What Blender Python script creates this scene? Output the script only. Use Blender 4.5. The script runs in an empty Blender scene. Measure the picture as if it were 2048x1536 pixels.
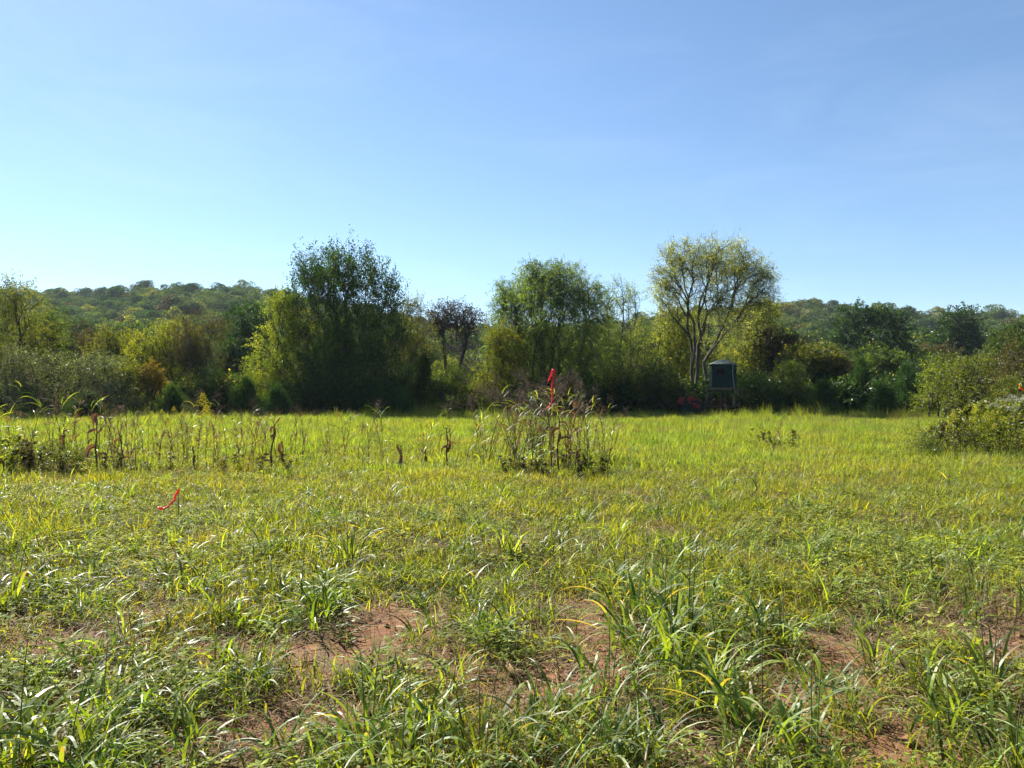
import bpy, math, random
import numpy as np

SC = bpy.context.scene
COL = SC.collection
R = math.radians
rng = np.random.default_rng(11)
random.seed(11)

# ------------------------------------------------------------------ camera, sky, sun, exposure
EYE, F, CX, HZ = 1.6, 1480.0, 1024.0, 785.0
cam_d = bpy.data.cameras.new('camera')
cam_d.sensor_width = 36.0
cam_d.lens = F / 2048 * 36
cam_d.clip_start, cam_d.clip_end = 0.05, 6000
cam = bpy.data.objects.new('camera', cam_d)
COL.objects.link(cam)
cam.location = (0, 0, EYE)
cam.rotation_euler = (R(90) + math.atan((HZ - 768) / F), 0, 0)
SC.camera = cam

SUN_EL, SUN_AZ = R(44), R(-40)          # azimuth from +Y towards +X
SKY_STRENGTH, SUN_STRENGTH, EXPOSURE = 0.05, 5.0, 1.72
world = bpy.data.worlds.new('World')
SC.world = world
world.use_nodes = True
wn, wl = world.node_tree.nodes, world.node_tree.links
wn.clear()
w_out = wn.new('ShaderNodeOutputWorld')
w_bg = wn.new('ShaderNodeBackground')
w_sky = wn.new('ShaderNodeTexSky')
w_sky.sky_type = 'NISHITA'
w_sky.sun_disc = False
w_sky.sun_elevation = SUN_EL
w_sky.sun_rotation = SUN_AZ
w_sky.altitude = 150
w_sky.air_density = 1.0
w_sky.dust_density = 0.2
w_sky.ozone_density = 4.5
w_bg.inputs['Strength'].default_value = SKY_STRENGTH
# faint cirrus wisps high up
tc = wn.new('ShaderNodeTexCoord')
mp = wn.new('ShaderNodeMapping'); mp.inputs['Scale'].default_value = (1.2, 1.2, 5.0); mp.inputs['Rotation'].default_value = (0.2, 0.25, 0.4)
nz = wn.new('ShaderNodeTexNoise'); nz.inputs['Scale'].default_value = 2.3; nz.inputs['Detail'].default_value = 7; nz.inputs['Roughness'].default_value = 0.62
nz.inputs['Distortion'].default_value = 0.6
mr = wn.new('ShaderNodeMapRange'); mr.inputs['From Min'].default_value = 0.48; mr.inputs['From Max'].default_value = 0.85
mr.inputs['To Min'].default_value = 0.0; mr.inputs['To Max'].default_value = 0.07
mx = wn.new('ShaderNodeMix'); mx.data_type = 'RGBA'
wl.new(tc.outputs['Generated'], mp.inputs['Vector']); wl.new(mp.outputs[0], nz.inputs['Vector']); wl.new(nz.outputs['Fac'], mr.inputs['Value'])
hs = wn.new('ShaderNodeHueSaturation'); hs.inputs['Saturation'].default_value = 1.0; hs.inputs['Hue'].default_value = 0.497
wl.new(w_sky.outputs[0], hs.inputs['Color'])
wl.new(mr.outputs[0], mx.inputs['Factor']); wl.new(hs.outputs[0], mx.inputs['A']); mx.inputs['B'].default_value = (9.0, 10.0, 11.0, 1)
wl.new(mx.outputs['Result'], w_bg.inputs['Color']); wl.new(w_bg.outputs[0], w_out.inputs['Surface'])

sun_d = bpy.data.lights.new('sun', 'SUN')
sun_d.energy = SUN_STRENGTH
sun_d.angle = R(0.53)
sun_d.color = (1.0, 0.95, 0.86)
sun = bpy.data.objects.new('sun', sun_d)
COL.objects.link(sun)
sun.rotation_euler = (R(90) - SUN_EL, 0, 0)
# sun shines from azimuth SUN_AZ: start pointing from +Y, then turn clockwise by the azimuth
sun.rotation_euler = (-(R(90) - SUN_EL), 0, -SUN_AZ)
sun.location = (-20, 30, 60)

vs = SC.view_settings
vs.view_transform = 'Standard'; vs.look = 'None'; vs.gamma = 1.0; vs.exposure = EXPOSURE; vs.use_curve_mapping = False
cy = SC.cycles
cy.max_bounces = 5; cy.diffuse_bounces = 1; cy.glossy_bounces = 2; cy.transmission_bounces = 4; cy.transparent_max_bounces = 8; cy.volume_bounces = 0
cy.sample_clamp_indirect = 6.0
cy.use_adaptive_sampling = True
cy.adaptive_threshold = 0.01
SC.render.filter_size = 1.15
cy.use_denoising = True
cy.denoiser = 'OPENIMAGEDENOISE'
cy.denoising_prefilter = 'ACCURATE'

# ------------------------------------------------------------------ measuring helpers
def X(px, d): return (px - CX) / F * d
def Z(py, d): return EYE + (HZ - py) / F * d
def D(py): return EYE * F / (py - HZ)

RX = np.array([-900, -300, 0, 200, 380, 560, 700, 850, 1000, 1200, 1400, 1600, 1800, 2048, 2500, 3200])
RH = np.array([34, 40, 43, 44, 47, 42, 35, 28, 25, 28, 34, 36.5, 34, 31, 30, 26])
def gz(x, y):
    x = np.asarray(x, float); y = np.asarray(y, float)
    und = 0.035 * np.sin(x * 0.9 + 0.4 * y) * np.cos(y * 0.7 - 0.3 * x) + 0.03 * np.sin(x * 0.31 + 1.3) * np.sin(y * 0.23 + 0.5)
    und = und + 0.014 * np.sin(x * 4.1 + 1.1 * y) * np.sin(y * 3.7 - 0.8 * x)
    px = CX + F * x / np.maximum(y, 120)
    h = np.interp(px, RX, RH)
    t = np.clip((y - 100) / 250, 0, 1)
    s = t * (0.55 + 0.45 * t) * (1 - 0.0 * t)
    s = np.where(y > 350, 1 - 0.25 * np.clip((y - 350) / 300, 0, 1), s)
    lump = 1 + 0.05 * np.sin(x * 0.03 + 1) * np.sin(y * 0.035)
    return und + h * s * lump

def noise2(x, y, s=1.0, seed=0):
    """cheap smooth noise, about -1..1"""
    r = np.random.default_rng(seed)
    v = 0
    for k in range(6):
        a, b, c, d = r.uniform(-1, 1, 2).tolist() + r.uniform(0, 6.28, 2).tolist()
        f = s * (1.0 + 0.55 * k)
        v = v + np.sin((x * a + y * b) * f * 2.2 + c) * np.cos((x * b - y * a) * f * 1.7 + d) / (1 + 0.35 * k)
    return v / 2.6

# ------------------------------------------------------------------ object helpers
def tag(o, label=None, cat=None, group=None, kind=None):
    if label: o['label'] = label
    if cat: o['category'] = cat
    if group: o['group'] = group
    if kind: o['kind'] = kind
    return o
def empty(name, loc=(0, 0, 0), rz=0.0, label=None, cat=None, group=None):
    o = bpy.data.objects.new(name, None)
    o.empty_display_size = 0.2
    COL.objects.link(o)
    o.location = loc; o.rotation_euler = (0, 0, rz)
    return tag(o, label, cat, group)
def mesh_obj(name, me, parent=None):
    o = bpy.data.objects.new(name, me)
    COL.objects.link(o)
    if parent: o.parent = parent
    return o
def make_mesh(name, V, faces, mats, tint=None, mat_idx=None, smooth=False):
    """V (n,3); faces = list of int arrays (m,k)"""
    V = np.asarray(V, np.float32)
    me = bpy.data.meshes.new(name)
    me.vertices.add(len(V)); me.vertices.foreach_set('co', V.ravel())
    loops = np.concatenate([f.ravel() for f in faces]).astype(np.int32)
    sizes = np.concatenate([np.full(len(f), f.shape[1]) for f in faces]).astype(np.int32)
    starts = np.concatenate([[0], np.cumsum(sizes)[:-1]]).astype(np.int32)
    me.loops.add(len(loops)); me.loops.foreach_set('vertex_index', loops)
    me.polygons.add(len(sizes)); me.polygons.foreach_set('loop_start', starts)
    if mat_idx is not None: me.polygons.foreach_set('material_index', np.asarray(mat_idx, np.int32))
    me.polygons.foreach_set('use_smooth', np.full(len(sizes), smooth))
    for m in mats: me.materials.append(m)
    if tint is not None:
        at = me.attributes.new('tint', 'FLOAT', 'FACE'); at.data.foreach_set('value', np.asarray(tint, np.float32))
    me.update(calc_edges=True)
    return me
class MB:
    """collects raw geometry"""
    def __init__(s): s.V = []; s.F = []; s.T = []; s.n = 0
    def add(s, V, F, tint=0.5):
        V = np.asarray(V, float).reshape(-1, 3)
        F = np.asarray(F, int)
        s.V.append(V); s.F.append(F + s.n); s.n += len(V)
        s.T.append(np.broadcast_to(np.asarray(tint, float), (len(F),)))
    def mesh(s, name, mats, smooth=False):
        return make_mesh(name, np.concatenate(s.V), s.F, mats, np.concatenate(s.T), None, smooth)
    def box(s, c, size, rz=0.0, tilt=(0, 0), tint=0.5, bev=0.0):
        hx, hy, hz_ = [v / 2 for v in size]
        v = np.array([[x, y, z] for z in (-hz_, hz_) for (x, y) in ((-hx, -hy), (hx, -hy), (hx, hy), (-hx, hy))], float)
        a, b = tilt
        Rx = np.array([[1, 0, 0], [0, math.cos(a), -math.sin(a)], [0, math.sin(a), math.cos(a)]])
        Ry = np.array([[math.cos(b), 0, math.sin(b)], [0, 1, 0], [-math.sin(b), 0, math.cos(b)]])
        Rz = np.array([[math.cos(rz), -math.sin(rz), 0], [math.sin(rz), math.cos(rz), 0], [0, 0, 1]])
        v = v @ (Rz @ Ry @ Rx).T + np.array(c)
        s.add(v, [[3, 2, 1, 0], [4, 5, 6, 7], [0, 1, 5, 4], [1, 2, 6, 5], [2, 3, 7, 6], [3, 0, 4, 7]], tint)
    def tube(s, pts, rad, sides=6, tint=0.5):
        pts = np.asarray(pts, float); rad = np.broadcast_to(np.asarray(rad, float), (len(pts),))
        V, Fq = tube_arrays(pts[None], rad[None], sides)
        s.add(V, Fq, tint)
        n = len(pts)
        s.add(V[:sides], [list(range(sides))[::-1]], tint); s.add(V[(n - 1) * sides:], [list(range(sides))], tint)
def unit(v): return v / np.maximum(np.linalg.norm(v, axis=-1, keepdims=True), 1e-9)
def tube_arrays(P, Rr, sides):
    """P (S,K,3), Rr (S,K) -> verts, quads"""
    S, K, _ = P.shape
    T = np.gradient(P, axis=1); T = unit(T)
    ref = np.where(np.abs(T[..., 2:3]) > 0.9, np.array([1.0, 0, 0]), np.array([0, 0, 1.0]))
    ref = np.broadcast_to(ref[:, :1], T.shape)
    A = unit(np.cross(T, ref)); B = np.cross(T, A)
    ang = np.arange(sides) / sides * 2 * np.pi
    ring = A[:, :, None] * np.cos(ang)[None, None, :, None] + B[:, :, None] * np.sin(ang)[None, None, :, None]
    V = P[:, :, None] + ring * Rr[:, :, None, None]
    idx = np.arange(S * K * sides).reshape(S, K, sides)
    nxt = np.roll(idx, -1, axis=2)
    Q = np.stack([idx[:, :-1], nxt[:, :-1], nxt[:, 1:], idx[:, 1:]], -1).reshape(-1, 4)
    return V.reshape(-1, 3), Q
def leaf_arrays(P, Dr, L, W, rg, fold=0.25):
    """one folded rhombus per leaf"""
    N = len(P)
    Sd = unit(np.cross(Dr, rg.normal(size=(N, 3)))); Nn = np.cross(Dr, Sd)
    L = np.broadcast_to(L, (N,))[:, None]; W = np.broadcast_to(W, (N,))[:, None]
    mid = P + Dr * L * 0.45 + Nn * W * fold
    V = np.stack([P, mid + Sd * W * 0.5, P + Dr * L, mid - Sd * W * 0.5], 1).reshape(-1, 3)
    Q = np.arange(N * 4).reshape(N, 4)
    return V, Q
def blade_arrays(P, az, L, W, th0, bend, K, rg, twist=0.0, pw=1.3):
    """grass ribbons: P (M,3) roots, az azimuth, th0 start lean from vertical, bend total extra lean"""
    M = len(P)
    t = np.linspace(0, 1, K + 1)
    th = th0[:, None] + bend[:, None] * t[None] ** pw
    ds = L[:, None] / K
    thm = (th[:, 1:] + th[:, :-1]) / 2
    r = np.concatenate([np.zeros((M, 1)), np.cumsum(np.sin(thm) * ds, 1)], 1)
    z = np.concatenate([np.zeros((M, 1)), np.cumsum(np.cos(thm) * ds, 1)], 1)
    side_w = rg.normal(0, 0.06, (M, 1)) * L[:, None] * t[None] ** 2
    ca, sa = np.cos(az)[:, None], np.sin(az)[:, None]
    C = np.stack([P[:, 0:1] + r * ca - side_w * sa, P[:, 1:2] + r * sa + side_w * ca, P[:, 2:3] + z], -1)
    tw = (rg.normal(0, 1, M) * twist)[:, None] * t[None]
    w = W[:, None] * np.minimum(0.55 + 2.2 * t, 1.0)[None] * (1 - t[None] ** 2.2) * 0.5 + 0.0004
    # side vector: horizontal, twisted about the blade
    sx, sy = -sa, ca
    nx, ny, nz_ = np.cos(th) * ca, np.cos(th) * sa, -np.sin(th)
    S = np.stack([sx * np.cos(tw) + nx * np.sin(tw), sy * np.cos(tw) + ny * np.sin(tw), nz_ * np.sin(tw)], -1)
    A = C + S * w[..., None]; B = C - S * w[..., None]
    V = np.stack([A, B], 2).reshape(-1, 3)
    idx = np.arange(M * (K + 1) * 2).reshape(M, K + 1, 2)
    Q = np.stack([idx[:, :-1, 0], idx[:, :-1, 1], idx[:, 1:, 1], idx[:, 1:, 0]], -1).reshape(-1, 4)
    return V, Q, C

# ------------------------------------------------------------------ materials
def new_mat(name):
    m = bpy.data.materials.new(name); m.use_nodes = True
    nt = m.node_tree; nt.nodes.clear()
    return m, nt.nodes, nt.links
def leaf_mat(name, c0, c1, c2=None, trans=0.5, tmul=(1.9, 1.75, 0.4), gloss=0.18, rough=0.35, objvar=0.25, patch=0.0, patch_scale=0.2, brown=(0.16, 0.10, 0.045)):
    """c0..c1 by the leaf's own tint, c2 for the odd leaf; thin leaf = diffuse + translucent + sheen"""
    m, n, l = new_mat(name)
    at = n.new('ShaderNodeAttribute'); at.attribute_name = 'tint'
    cr = n.new('ShaderNodeValToRGB')
    e = cr.color_ramp.elements
    e[0].position = 0.1; e[0].color = (*c0, 1); e[1].position = 0.8; e[1].color = (*c1, 1)
    if c2:
        x = e.new(0.955); x.color = (*c1, 1); y = e.new(0.985); y.color = (*c2, 1)
    l.new(at.outputs['Fac'], cr.inputs[0])
    col = cr.outputs[0]
    oi = n.new('ShaderNodeObjectInfo')
    hv = n.new('ShaderNodeHueSaturation')
    a = n.new('ShaderNodeMapRange'); a.inputs['To Min'].default_value = 1 - objvar; a.inputs['To Max'].default_value = 1 + objvar
    b = n.new('ShaderNodeMapRange'); b.inputs['To Min'].default_value = 0.5 - 0.06 * objvar; b.inputs['To Max'].default_value = 0.5 + 0.06 * objvar
    mm = n.new('ShaderNodeMath'); mm.operation = 'FRACT'; m7 = n.new('ShaderNodeMath'); m7.operation = 'MULTIPLY'; m7.inputs[1].default_value = 7.3
    l.new(oi.outputs['Random'], a.inputs['Value']); l.new(oi.outputs['Random'], m7.inputs[0]); l.new(m7.outputs[0], mm.inputs[0]); l.new(mm.outputs[0], b.inputs['Value'])
    l.new(a.outputs[0], hv.inputs['Value']); l.new(b.outputs[0], hv.inputs['Hue']); l.new(col, hv.inputs['Color'])
    col = hv.outputs[0]
    if patch > 0:
        ge = n.new('ShaderNodeNewGeometry')
        no = n.new('ShaderNodeTexNoise'); no.inputs['Scale'].default_value = patch_scale; no.inputs['Detail'].default_value = 4
        pr = n.new('ShaderNodeMapRange'); pr.inputs['From Min'].default_value = 0.45; pr.inputs['From Max'].default_value = 0.75; pr.inputs['To Max'].default_value = patch
        mi = n.new('ShaderNodeMix'); mi.data_type = 'RGBA'; mi.inputs['B'].default_value = (*brown, 1)
        l.new(ge.outputs['Position'], no.inputs['Vector']); l.new(no.outputs['Fac'], pr.inputs['Value']); l.new(pr.outputs[0], mi.inputs['Factor']); l.new(col, mi.inputs['A'])
        col = mi.outputs['Result']
    di = n.new('ShaderNodeBsdfDiffuse'); tr = n.new('ShaderNodeBsdfTranslucent'); gl = n.new('ShaderNodeBsdfGlossy')
    gl.inputs['Roughness'].default_value = rough + 0.14
    tm = n.new('ShaderNodeMix'); tm.data_type = 'RGBA'; tm.blend_type = 'MULTIPLY'; tm.inputs['Factor'].default_value = 1; tm.inputs['B'].default_value = (*tmul, 1)
    l.new(col, tm.inputs['A']); l.new(col, di.inputs['Color']); l.new(tm.outputs['Result'], tr.inputs['Color'])
    m1 = n.new('ShaderNodeMixShader'); m1.inputs[0].default_value = trans
    l.new(di.outputs[0], m1.inputs[1]); l.new(tr.outputs[0], m1.inputs[2])
    fr = n.new('ShaderNodeFresnel'); fr.inputs['IOR'].default_value = 1.42
    fm = n.new('ShaderNodeMath'); fm.operation = 'MULTIPLY'; fm.inputs[1].default_value = gloss * 0.28
    l.new(fr.outputs[0], fm.inputs[0])
    m2 = n.new('ShaderNodeMixShader'); l.new(fm.outputs[0], m2.inputs[0]); l.new(m1.outputs[0], m2.inputs[1]); l.new(gl.outputs[0], m2.inputs[2])
    out = n.new('ShaderNodeOutputMaterial'); l.new(m2.outputs[0], out.inputs['Surface'])
    return m
def solid_mat(name, c0, c1, scale=8.0, rough=0.7, metal=0.0, stretch=(1, 1, 1), bump=0.3, coord='Object'):
    m, n, l = new_mat(name)
    t = n.new('ShaderNodeTexCoord'); mp_ = n.new('ShaderNodeMapping'); mp_.inputs['Scale'].default_value = stretch
    no = n.new('ShaderNodeTexNoise'); no.inputs['Scale'].default_value = scale; no.inputs['Detail'].default_value = 8; no.inputs['Roughness'].default_value = 0.65
    cr = n.new('ShaderNodeValToRGB'); e = cr.color_ramp.elements
    e[0].position = 0.33; e[0].color = (*c0, 1); e[1].position = 0.7; e[1].color = (*c1, 1)
    p = n.new('ShaderNodeBsdfPrincipled'); p.inputs['Roughness'].default_value = rough; p.inputs['Metallic'].default_value = metal; p.inputs['Specular IOR Level'].default_value = 0.15
    bu = n.new('ShaderNodeBump'); bu.inputs['Strength'].default_value = bump; bu.inputs['Distance'].default_value = 0.01
    l.new(t.outputs[coord], mp_.inputs[0]); l.new(mp_.outputs[0], no.inputs['Vector']); l.new(no.outputs['Fac'], cr.inputs[0]); l.new(cr.outputs[0], p.inputs['Base Color'])
    l.new(no.outputs['Fac'], bu.inputs['Height']); l.new(bu.outputs[0], p.inputs['Normal'])
    out = n.new('ShaderNodeOutputMaterial'); l.new(p.outputs[0], out.inputs['Surface'])
    return m

GREEN = (0.075, 0.115, 0.022); YEL = (0.19, 0.20, 0.035); DKG = (0.030, 0.060, 0.018); OLV = (0.115, 0.125, 0.035)
M = {}
M['bark'] = solid_mat('bark', (0.035, 0.03, 0.025), (0.085, 0.075, 0.06), 6, 0.9, stretch=(1, 1, 0.2))
M['bark_pale'] = solid_mat('pale_bark', (0.07, 0.065, 0.055), (0.17, 0.16, 0.14), 6, 0.9, stretch=(1, 1, 0.2))
M['leaf_dark'] = leaf_mat('leaf_dark_green', (0.012, 0.03, 0.012), (0.034, 0.072, 0.02), (0.12, 0.13, 0.03), trans=0.4)
M['leaf_mid'] = leaf_mat('leaf_mid_green', (0.02, 0.042, 0.012), (0.065, 0.105, 0.022), (0.20, 0.18, 0.04), trans=0.46)
M['leaf_yellow'] = leaf_mat('leaf_yellow_green', (0.035, 0.056, 0.010), (0.175, 0.20, 0.032), (0.32, 0.27, 0.04), trans=0.52, tmul=(1.85, 1.72, 0.42))
M['leaf_olive'] = leaf_mat('leaf_olive', (0.026, 0.038, 0.010), (0.13, 0.145, 0.032), (0.26, 0.21, 0.05), trans=0.48)
M['leaf_willow'] = leaf_mat('leaf_willow_green', (0.035, 0.058, 0.018), (0.175, 0.215, 0.06), (0.34, 0.33, 0.12), trans=0.5, tmul=(1.7, 1.75, 0.45))
M['leaf_fan'] = leaf_mat('leaf_fan_tree', (0.07, 0.09, 0.035), (0.34, 0.36, 0.14), (0.46, 0.42, 0.18), trans=0.55, tmul=(1.8, 1.75, 0.6))
M['leaf_pale'] = leaf_mat('leaf_grey_green', (0.02, 0.035, 0.016), (0.16, 0.19, 0.11), (0.36, 0.36, 0.27), trans=0.38, gloss=0.4)
M['leaf_orange'] = leaf_mat('leaf_orange', (0.06, 0.06, 0.012), (0.19, 0.16, 0.022), (0.34, 0.19, 0.03), trans=0.5, tmul=(1.7, 1.4, 0.4))
M['leaf_rust'] = leaf_mat('leaf_rusty', (0.035, 0.032, 0.03), (0.085, 0.07, 0.055), (0.12, 0.07, 0.04), trans=0.3, tmul=(1.3, 1.1, 0.8))
M['leaf_cedar'] = leaf_mat('leaf_cedar', (0.016, 0.036, 0.013), (0.04, 0.085, 0.024), None, trans=0.3)
M['leaf_brown'] = leaf_mat('leaf_brown', (0.032, 0.034, 0.014), (0.10, 0.092, 0.036), (0.07, 0.10, 0.025), trans=0.4, tmul=(1.5, 1.3, 0.5))
M['leaf_bramble'] = leaf_mat('leaf_bramble', (0.05, 0.07, 0.02), (0.12, 0.14, 0.04), (0.32, 0.2, 0.08), trans=0.42, gloss=0.3)
GT = (2.3, 2.0, 0.28)
M['grass'] = leaf_mat('grass_blade', (0.03, 0.055, 0.010), (0.22, 0.255, 0.035), (0.27, 0.22, 0.12), trans=0.55, tmul=GT, gloss=0.7, rough=0.3, patch=0.5, patch_scale=0.5, brown=(0.20, 0.135, 0.055))
M['grass_far'] = leaf_mat('field_grass_blade', (0.07, 0.12, 0.022), (0.20, 0.255, 0.05), (0.32, 0.28, 0.15), trans=0.52, tmul=(2.05, 1.9, 0.4), gloss=0.45, rough=0.35, patch=0.6, patch_scale=0.3, brown=(0.21, 0.165, 0.065))
M['broad'] = leaf_mat('broad_grass_blade', (0.03, 0.07, 0.012), (0.20, 0.28, 0.042), (0.28, 0.24, 0.12), trans=0.54, tmul=GT, gloss=1.6, rough=0.28)
M['weed'] = leaf_mat('weed_leaf', (0.03, 0.06, 0.012), (0.24, 0.28, 0.06), (0.30, 0.27, 0.12), trans=0.45, tmul=GT, gloss=0.35, rough=0.35)
M['straw'] = leaf_mat('dead_straw', (0.07, 0.045, 0.025), (0.27, 0.19, 0.10), (0.45, 0.37, 0.24), trans=0.2, tmul=(1.1, 1.0, 0.8), gloss=0.4, rough=0.5)
M['stalk_dead'] = leaf_mat('dead_stalk', (0.07, 0.045, 0.025), (0.19, 0.125, 0.065), (0.30, 0.20, 0.10), trans=0.2, tmul=(1.6, 0.8, 0.4), gloss=0.8, rough=0.5)
M['husk'] = leaf_mat('dead_corn_leaf', (0.07, 0.045, 0.025), (0.2, 0.13, 0.075), (0.38, 0.28, 0.18), trans=0.3, tmul=(1.25, 0.85, 0.55), gloss=1.0, rough=0.45)
M['stem'] = leaf_mat('green_stem', (0.08, 0.09, 0.03), (0.16, 0.15, 0.06), (0.2, 0.12, 0.06), trans=0.15, gloss=1.0)
M['seed'] = leaf_mat('seed_head', (0.05, 0.04, 0.032), (0.13, 0.10, 0.075), (0.26, 0.22, 0.18), trans=0.3, tmul=(1.2, 1.0, 0.8), gloss=0.3)
M['goldenrod'] = leaf_mat('goldenrod_flower', (0.20, 0.22, 0.03), (0.48, 0.42, 0.04), (0.3, 0.34, 0.06), trans=0.4, tmul=(1.2, 1.1, 0.6), gloss=0.2)
M['white_flower'] = leaf_mat('white_flower', (0.25, 0.26, 0.18), (0.5, 0.5, 0.42), (0.3, 0.28, 0.18), trans=0.35, tmul=(1, 1, 0.9), gloss=0.1)
def tape_mat(name, c):
    m, n, l = new_mat(name)
    no = n.new('ShaderNodeTexNoise'); no.inputs['Scale'].default_value = 30
    cr = n.new('ShaderNodeValToRGB'); cr.color_ramp.elements[0].color = (*[v * 0.8 for v in c], 1); cr.color_ramp.elements[1].color = (*c, 1)
    l.new(no.outputs['Fac'], cr.inputs[0])
    p = n.new('ShaderNodeBsdfPrincipled'); p.inputs['Roughness'].default_value = 0.35; l.new(cr.outputs[0], p.inputs['Base Color'])
    t = n.new('ShaderNodeBsdfTranslucent'); l.new(cr.outputs[0], t.inputs['Color'])
    mi = n.new('ShaderNodeMixShader'); mi.inputs[0].default_value = 0.55; l.new(p.outputs[0], mi.inputs[1]); l.new(t.outputs[0], mi.inputs[2])
    o = n.new('ShaderNodeOutputMaterial'); l.new(mi.outputs[0], o.inputs['Surface'])
    return m
M['tape'] = tape_mat('red_flagging', (0.85, 0.04, 0.07))
M['tape_orange'] = tape_mat('orange_flagging', (0.9, 0.16, 0.05))
M['blind'] = solid_mat('green_blind_shell', (0.005, 0.018, 0.017), (0.010, 0.030, 0.028), 3, 0.9, bump=0.15)  # green shell, colour darkened to stand in for shade of the surrounding trees
M['roof'] = solid_mat('grey_roof_shell', (0.04, 0.05, 0.048), (0.15, 0.17, 0.165), 5, 0.5, bump=0.3)
M['dark'] = solid_mat('painted_dark_inside', (0.003, 0.002, 0.002), (0.008, 0.004, 0.004), 4, 0.9)  # near-black colour stands in for the dim inside behind the windows
M['wood'] = solid_mat('weathered_timber', (0.07, 0.055, 0.045), (0.14, 0.115, 0.095), 9, 0.9, stretch=(1, 1, 0.15))
M['steel'] = solid_mat('galvanised_post', (0.03, 0.03, 0.03), (0.09, 0.09, 0.09), 12, 0.7, metal=0.3)
M['redtin'] = solid_mat('red_tin_sheet', (0.10, 0.005, 0.005), (0.19, 0.012, 0.012), 4, 0.5, bump=0.15)
M['bin'] = solid_mat('dark_green_bin', (0.005, 0.014, 0.013), (0.010, 0.024, 0.022), 4, 0.9)
M['rope'] = solid_mat('pale_rope', (0.3, 0.28, 0.25), (0.5, 0.48, 0.44), 20, 0.8)

# ground: red soil, litter, dull green thatch darkened to paint in shade between tufts
def ground_material():
    m, n, l = new_mat('field_soil')
    ge = n.new('ShaderNodeNewGeometry')
    def noise(scale, detail=8, rough=0.6, dist=0.0, vec=None):
        q = n.new('ShaderNodeTexNoise'); q.inputs['Scale'].default_value = scale; q.inputs['Detail'].default_value = detail; q.inputs['Roughness'].default_value = rough; q.inputs['Distortion'].default_value = dist
        l.new(vec or ge.outputs['Position'], q.inputs['Vector']); return q.outputs['Fac']
    def ramp(f, a, ca, b, cb):
        c = n.new('ShaderNodeValToRGB'); c.color_ramp.elements[0].position = a; c.color_ramp.elements[0].color = (*ca, 1); c.color_ramp.elements[1].position = b; c.color_ramp.elements[1].color = (*cb, 1)
        l.new(f, c.inputs[0]); return c.outputs[0]
    def mix(f, a, b):
        q = n.new('ShaderNodeMix'); q.data_type = 'RGBA'; l.new(f, q.inputs['Factor']); l.new(a, q.inputs['A']); l.new(b, q.inputs['B']); return q.outputs['Result']
    soil = ramp(noise(9, 10, 0.7), 0.3, (0.09, 0.043, 0.022), 0.72, (0.30, 0.152, 0.075))
    litter = ramp(noise(45, 6, 0.7, 1.5), 0.35, (0.055, 0.038, 0.024), 0.7, (0.22, 0.15, 0.09))
    green = ramp(noise(30, 6, 0.7), 0.35, (0.025, 0.03, 0.010), 0.7, (0.075, 0.08, 0.022))  # thatch green, kept dark as painted shade beneath the vegetation
    f1 = ramp(noise(2.6, 8, 0.75, 0.5), 0.47, (0, 0, 0), 0.60, (1, 1, 1))
    c = mix(f1, soil, litter)
    at = n.new('ShaderNodeAttribute'); at.attribute_name = 'green'
    c = mix(at.outputs['Fac'], c, green)
    p = n.new('ShaderNodeBsdfPrincipled'); p.inputs['Roughness'].default_value = 0.95; p.inputs['Specular IOR Level'].default_value = 0.15
    l.new(c, p.inputs['Base Color'])
    b1 = n.new('ShaderNodeBump'); b1.inputs['Strength'].default_value = 0.9; b1.inputs['Distance'].default_value = 0.03
    l.new(noise(22, 10, 0.75), b1.inputs['Height']); l.new(b1.outputs[0], p.inputs['Normal'])
    o = n.new('ShaderNodeOutputMaterial'); l.new(p.outputs[0], o.inputs['Surface'])
    return m
M['ground'] = ground_material()

# ------------------------------------------------------------------ bare-soil map (patches measured on the ground)
PATCH = []
def patch(px, py, rx, ry, s=1.0):
    d = D(py)
    PATCH.append((X(px, d), d, max(rx / F * d, 0.05), max((D(py - ry) - D(py + ry)) / 2, 0.08), s))
for a in [(150, 1290, 190, 34), (400, 1310, 110, 26), (300, 1232, 60, 22), (760, 1235, 110, 30), (620, 1320, 170, 34), (820, 1320, 120, 34), (1080, 1365, 170, 34), (1240, 1275, 90, 36, 0.8),
          (930, 1400, 90, 24, 0.8), (1690, 1315, 80, 40), (1580, 1405, 90, 34), (1800, 1500, 130, 50), (1960, 1300, 120, 40, 0.7), (560, 1440, 150, 40, 0.5), (1330, 1480, 90, 40, 0.5),
          (330, 1180, 60, 20, 0.6), (1180, 1330, 80, 30, 0.8), (20, 1250, 80, 24), (900, 1500, 110, 30, 0.5), (1560, 1500, 70, 30, 0.6)]:
    patch(*a)
DRY = []
for a in [(1650, 1060, 300, 26, 0.75), (1950, 1230, 120, 70, 0.6), (1280, 862, 90, 12, 0.9), (1380, 1070, 100, 22, 0.4), (420, 1035, 160, 20, 0.35), (850, 1030, 240, 22, 0.35), (60, 1150, 60, 20, 0.5), (640, 1000, 120, 10, 0.5), (1500, 960, 160, 10, 0.45), (250, 985, 120, 8, 0.4), (1180, 1010, 120, 12, 0.45), (1700, 885, 120, 5, 0.5), (900, 880, 100, 6, 0.5)]:
    d = D(a[1]); DRY.append((X(a[0], d), d, a[2] / F * d, (D(a[1] - a[3]) - D(a[1] + a[3])) / 2, a[4]))
def field(P, x, y):
    v = np.zeros_like(x)
    for cx_, cy_, rx, ry, s in P:
        v = np.maximum(v, s * np.exp(-(((x - cx_) / rx) ** 2 + ((y - cy_) / ry) ** 2) ** 1.5 * 0.7))
    return v
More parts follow.
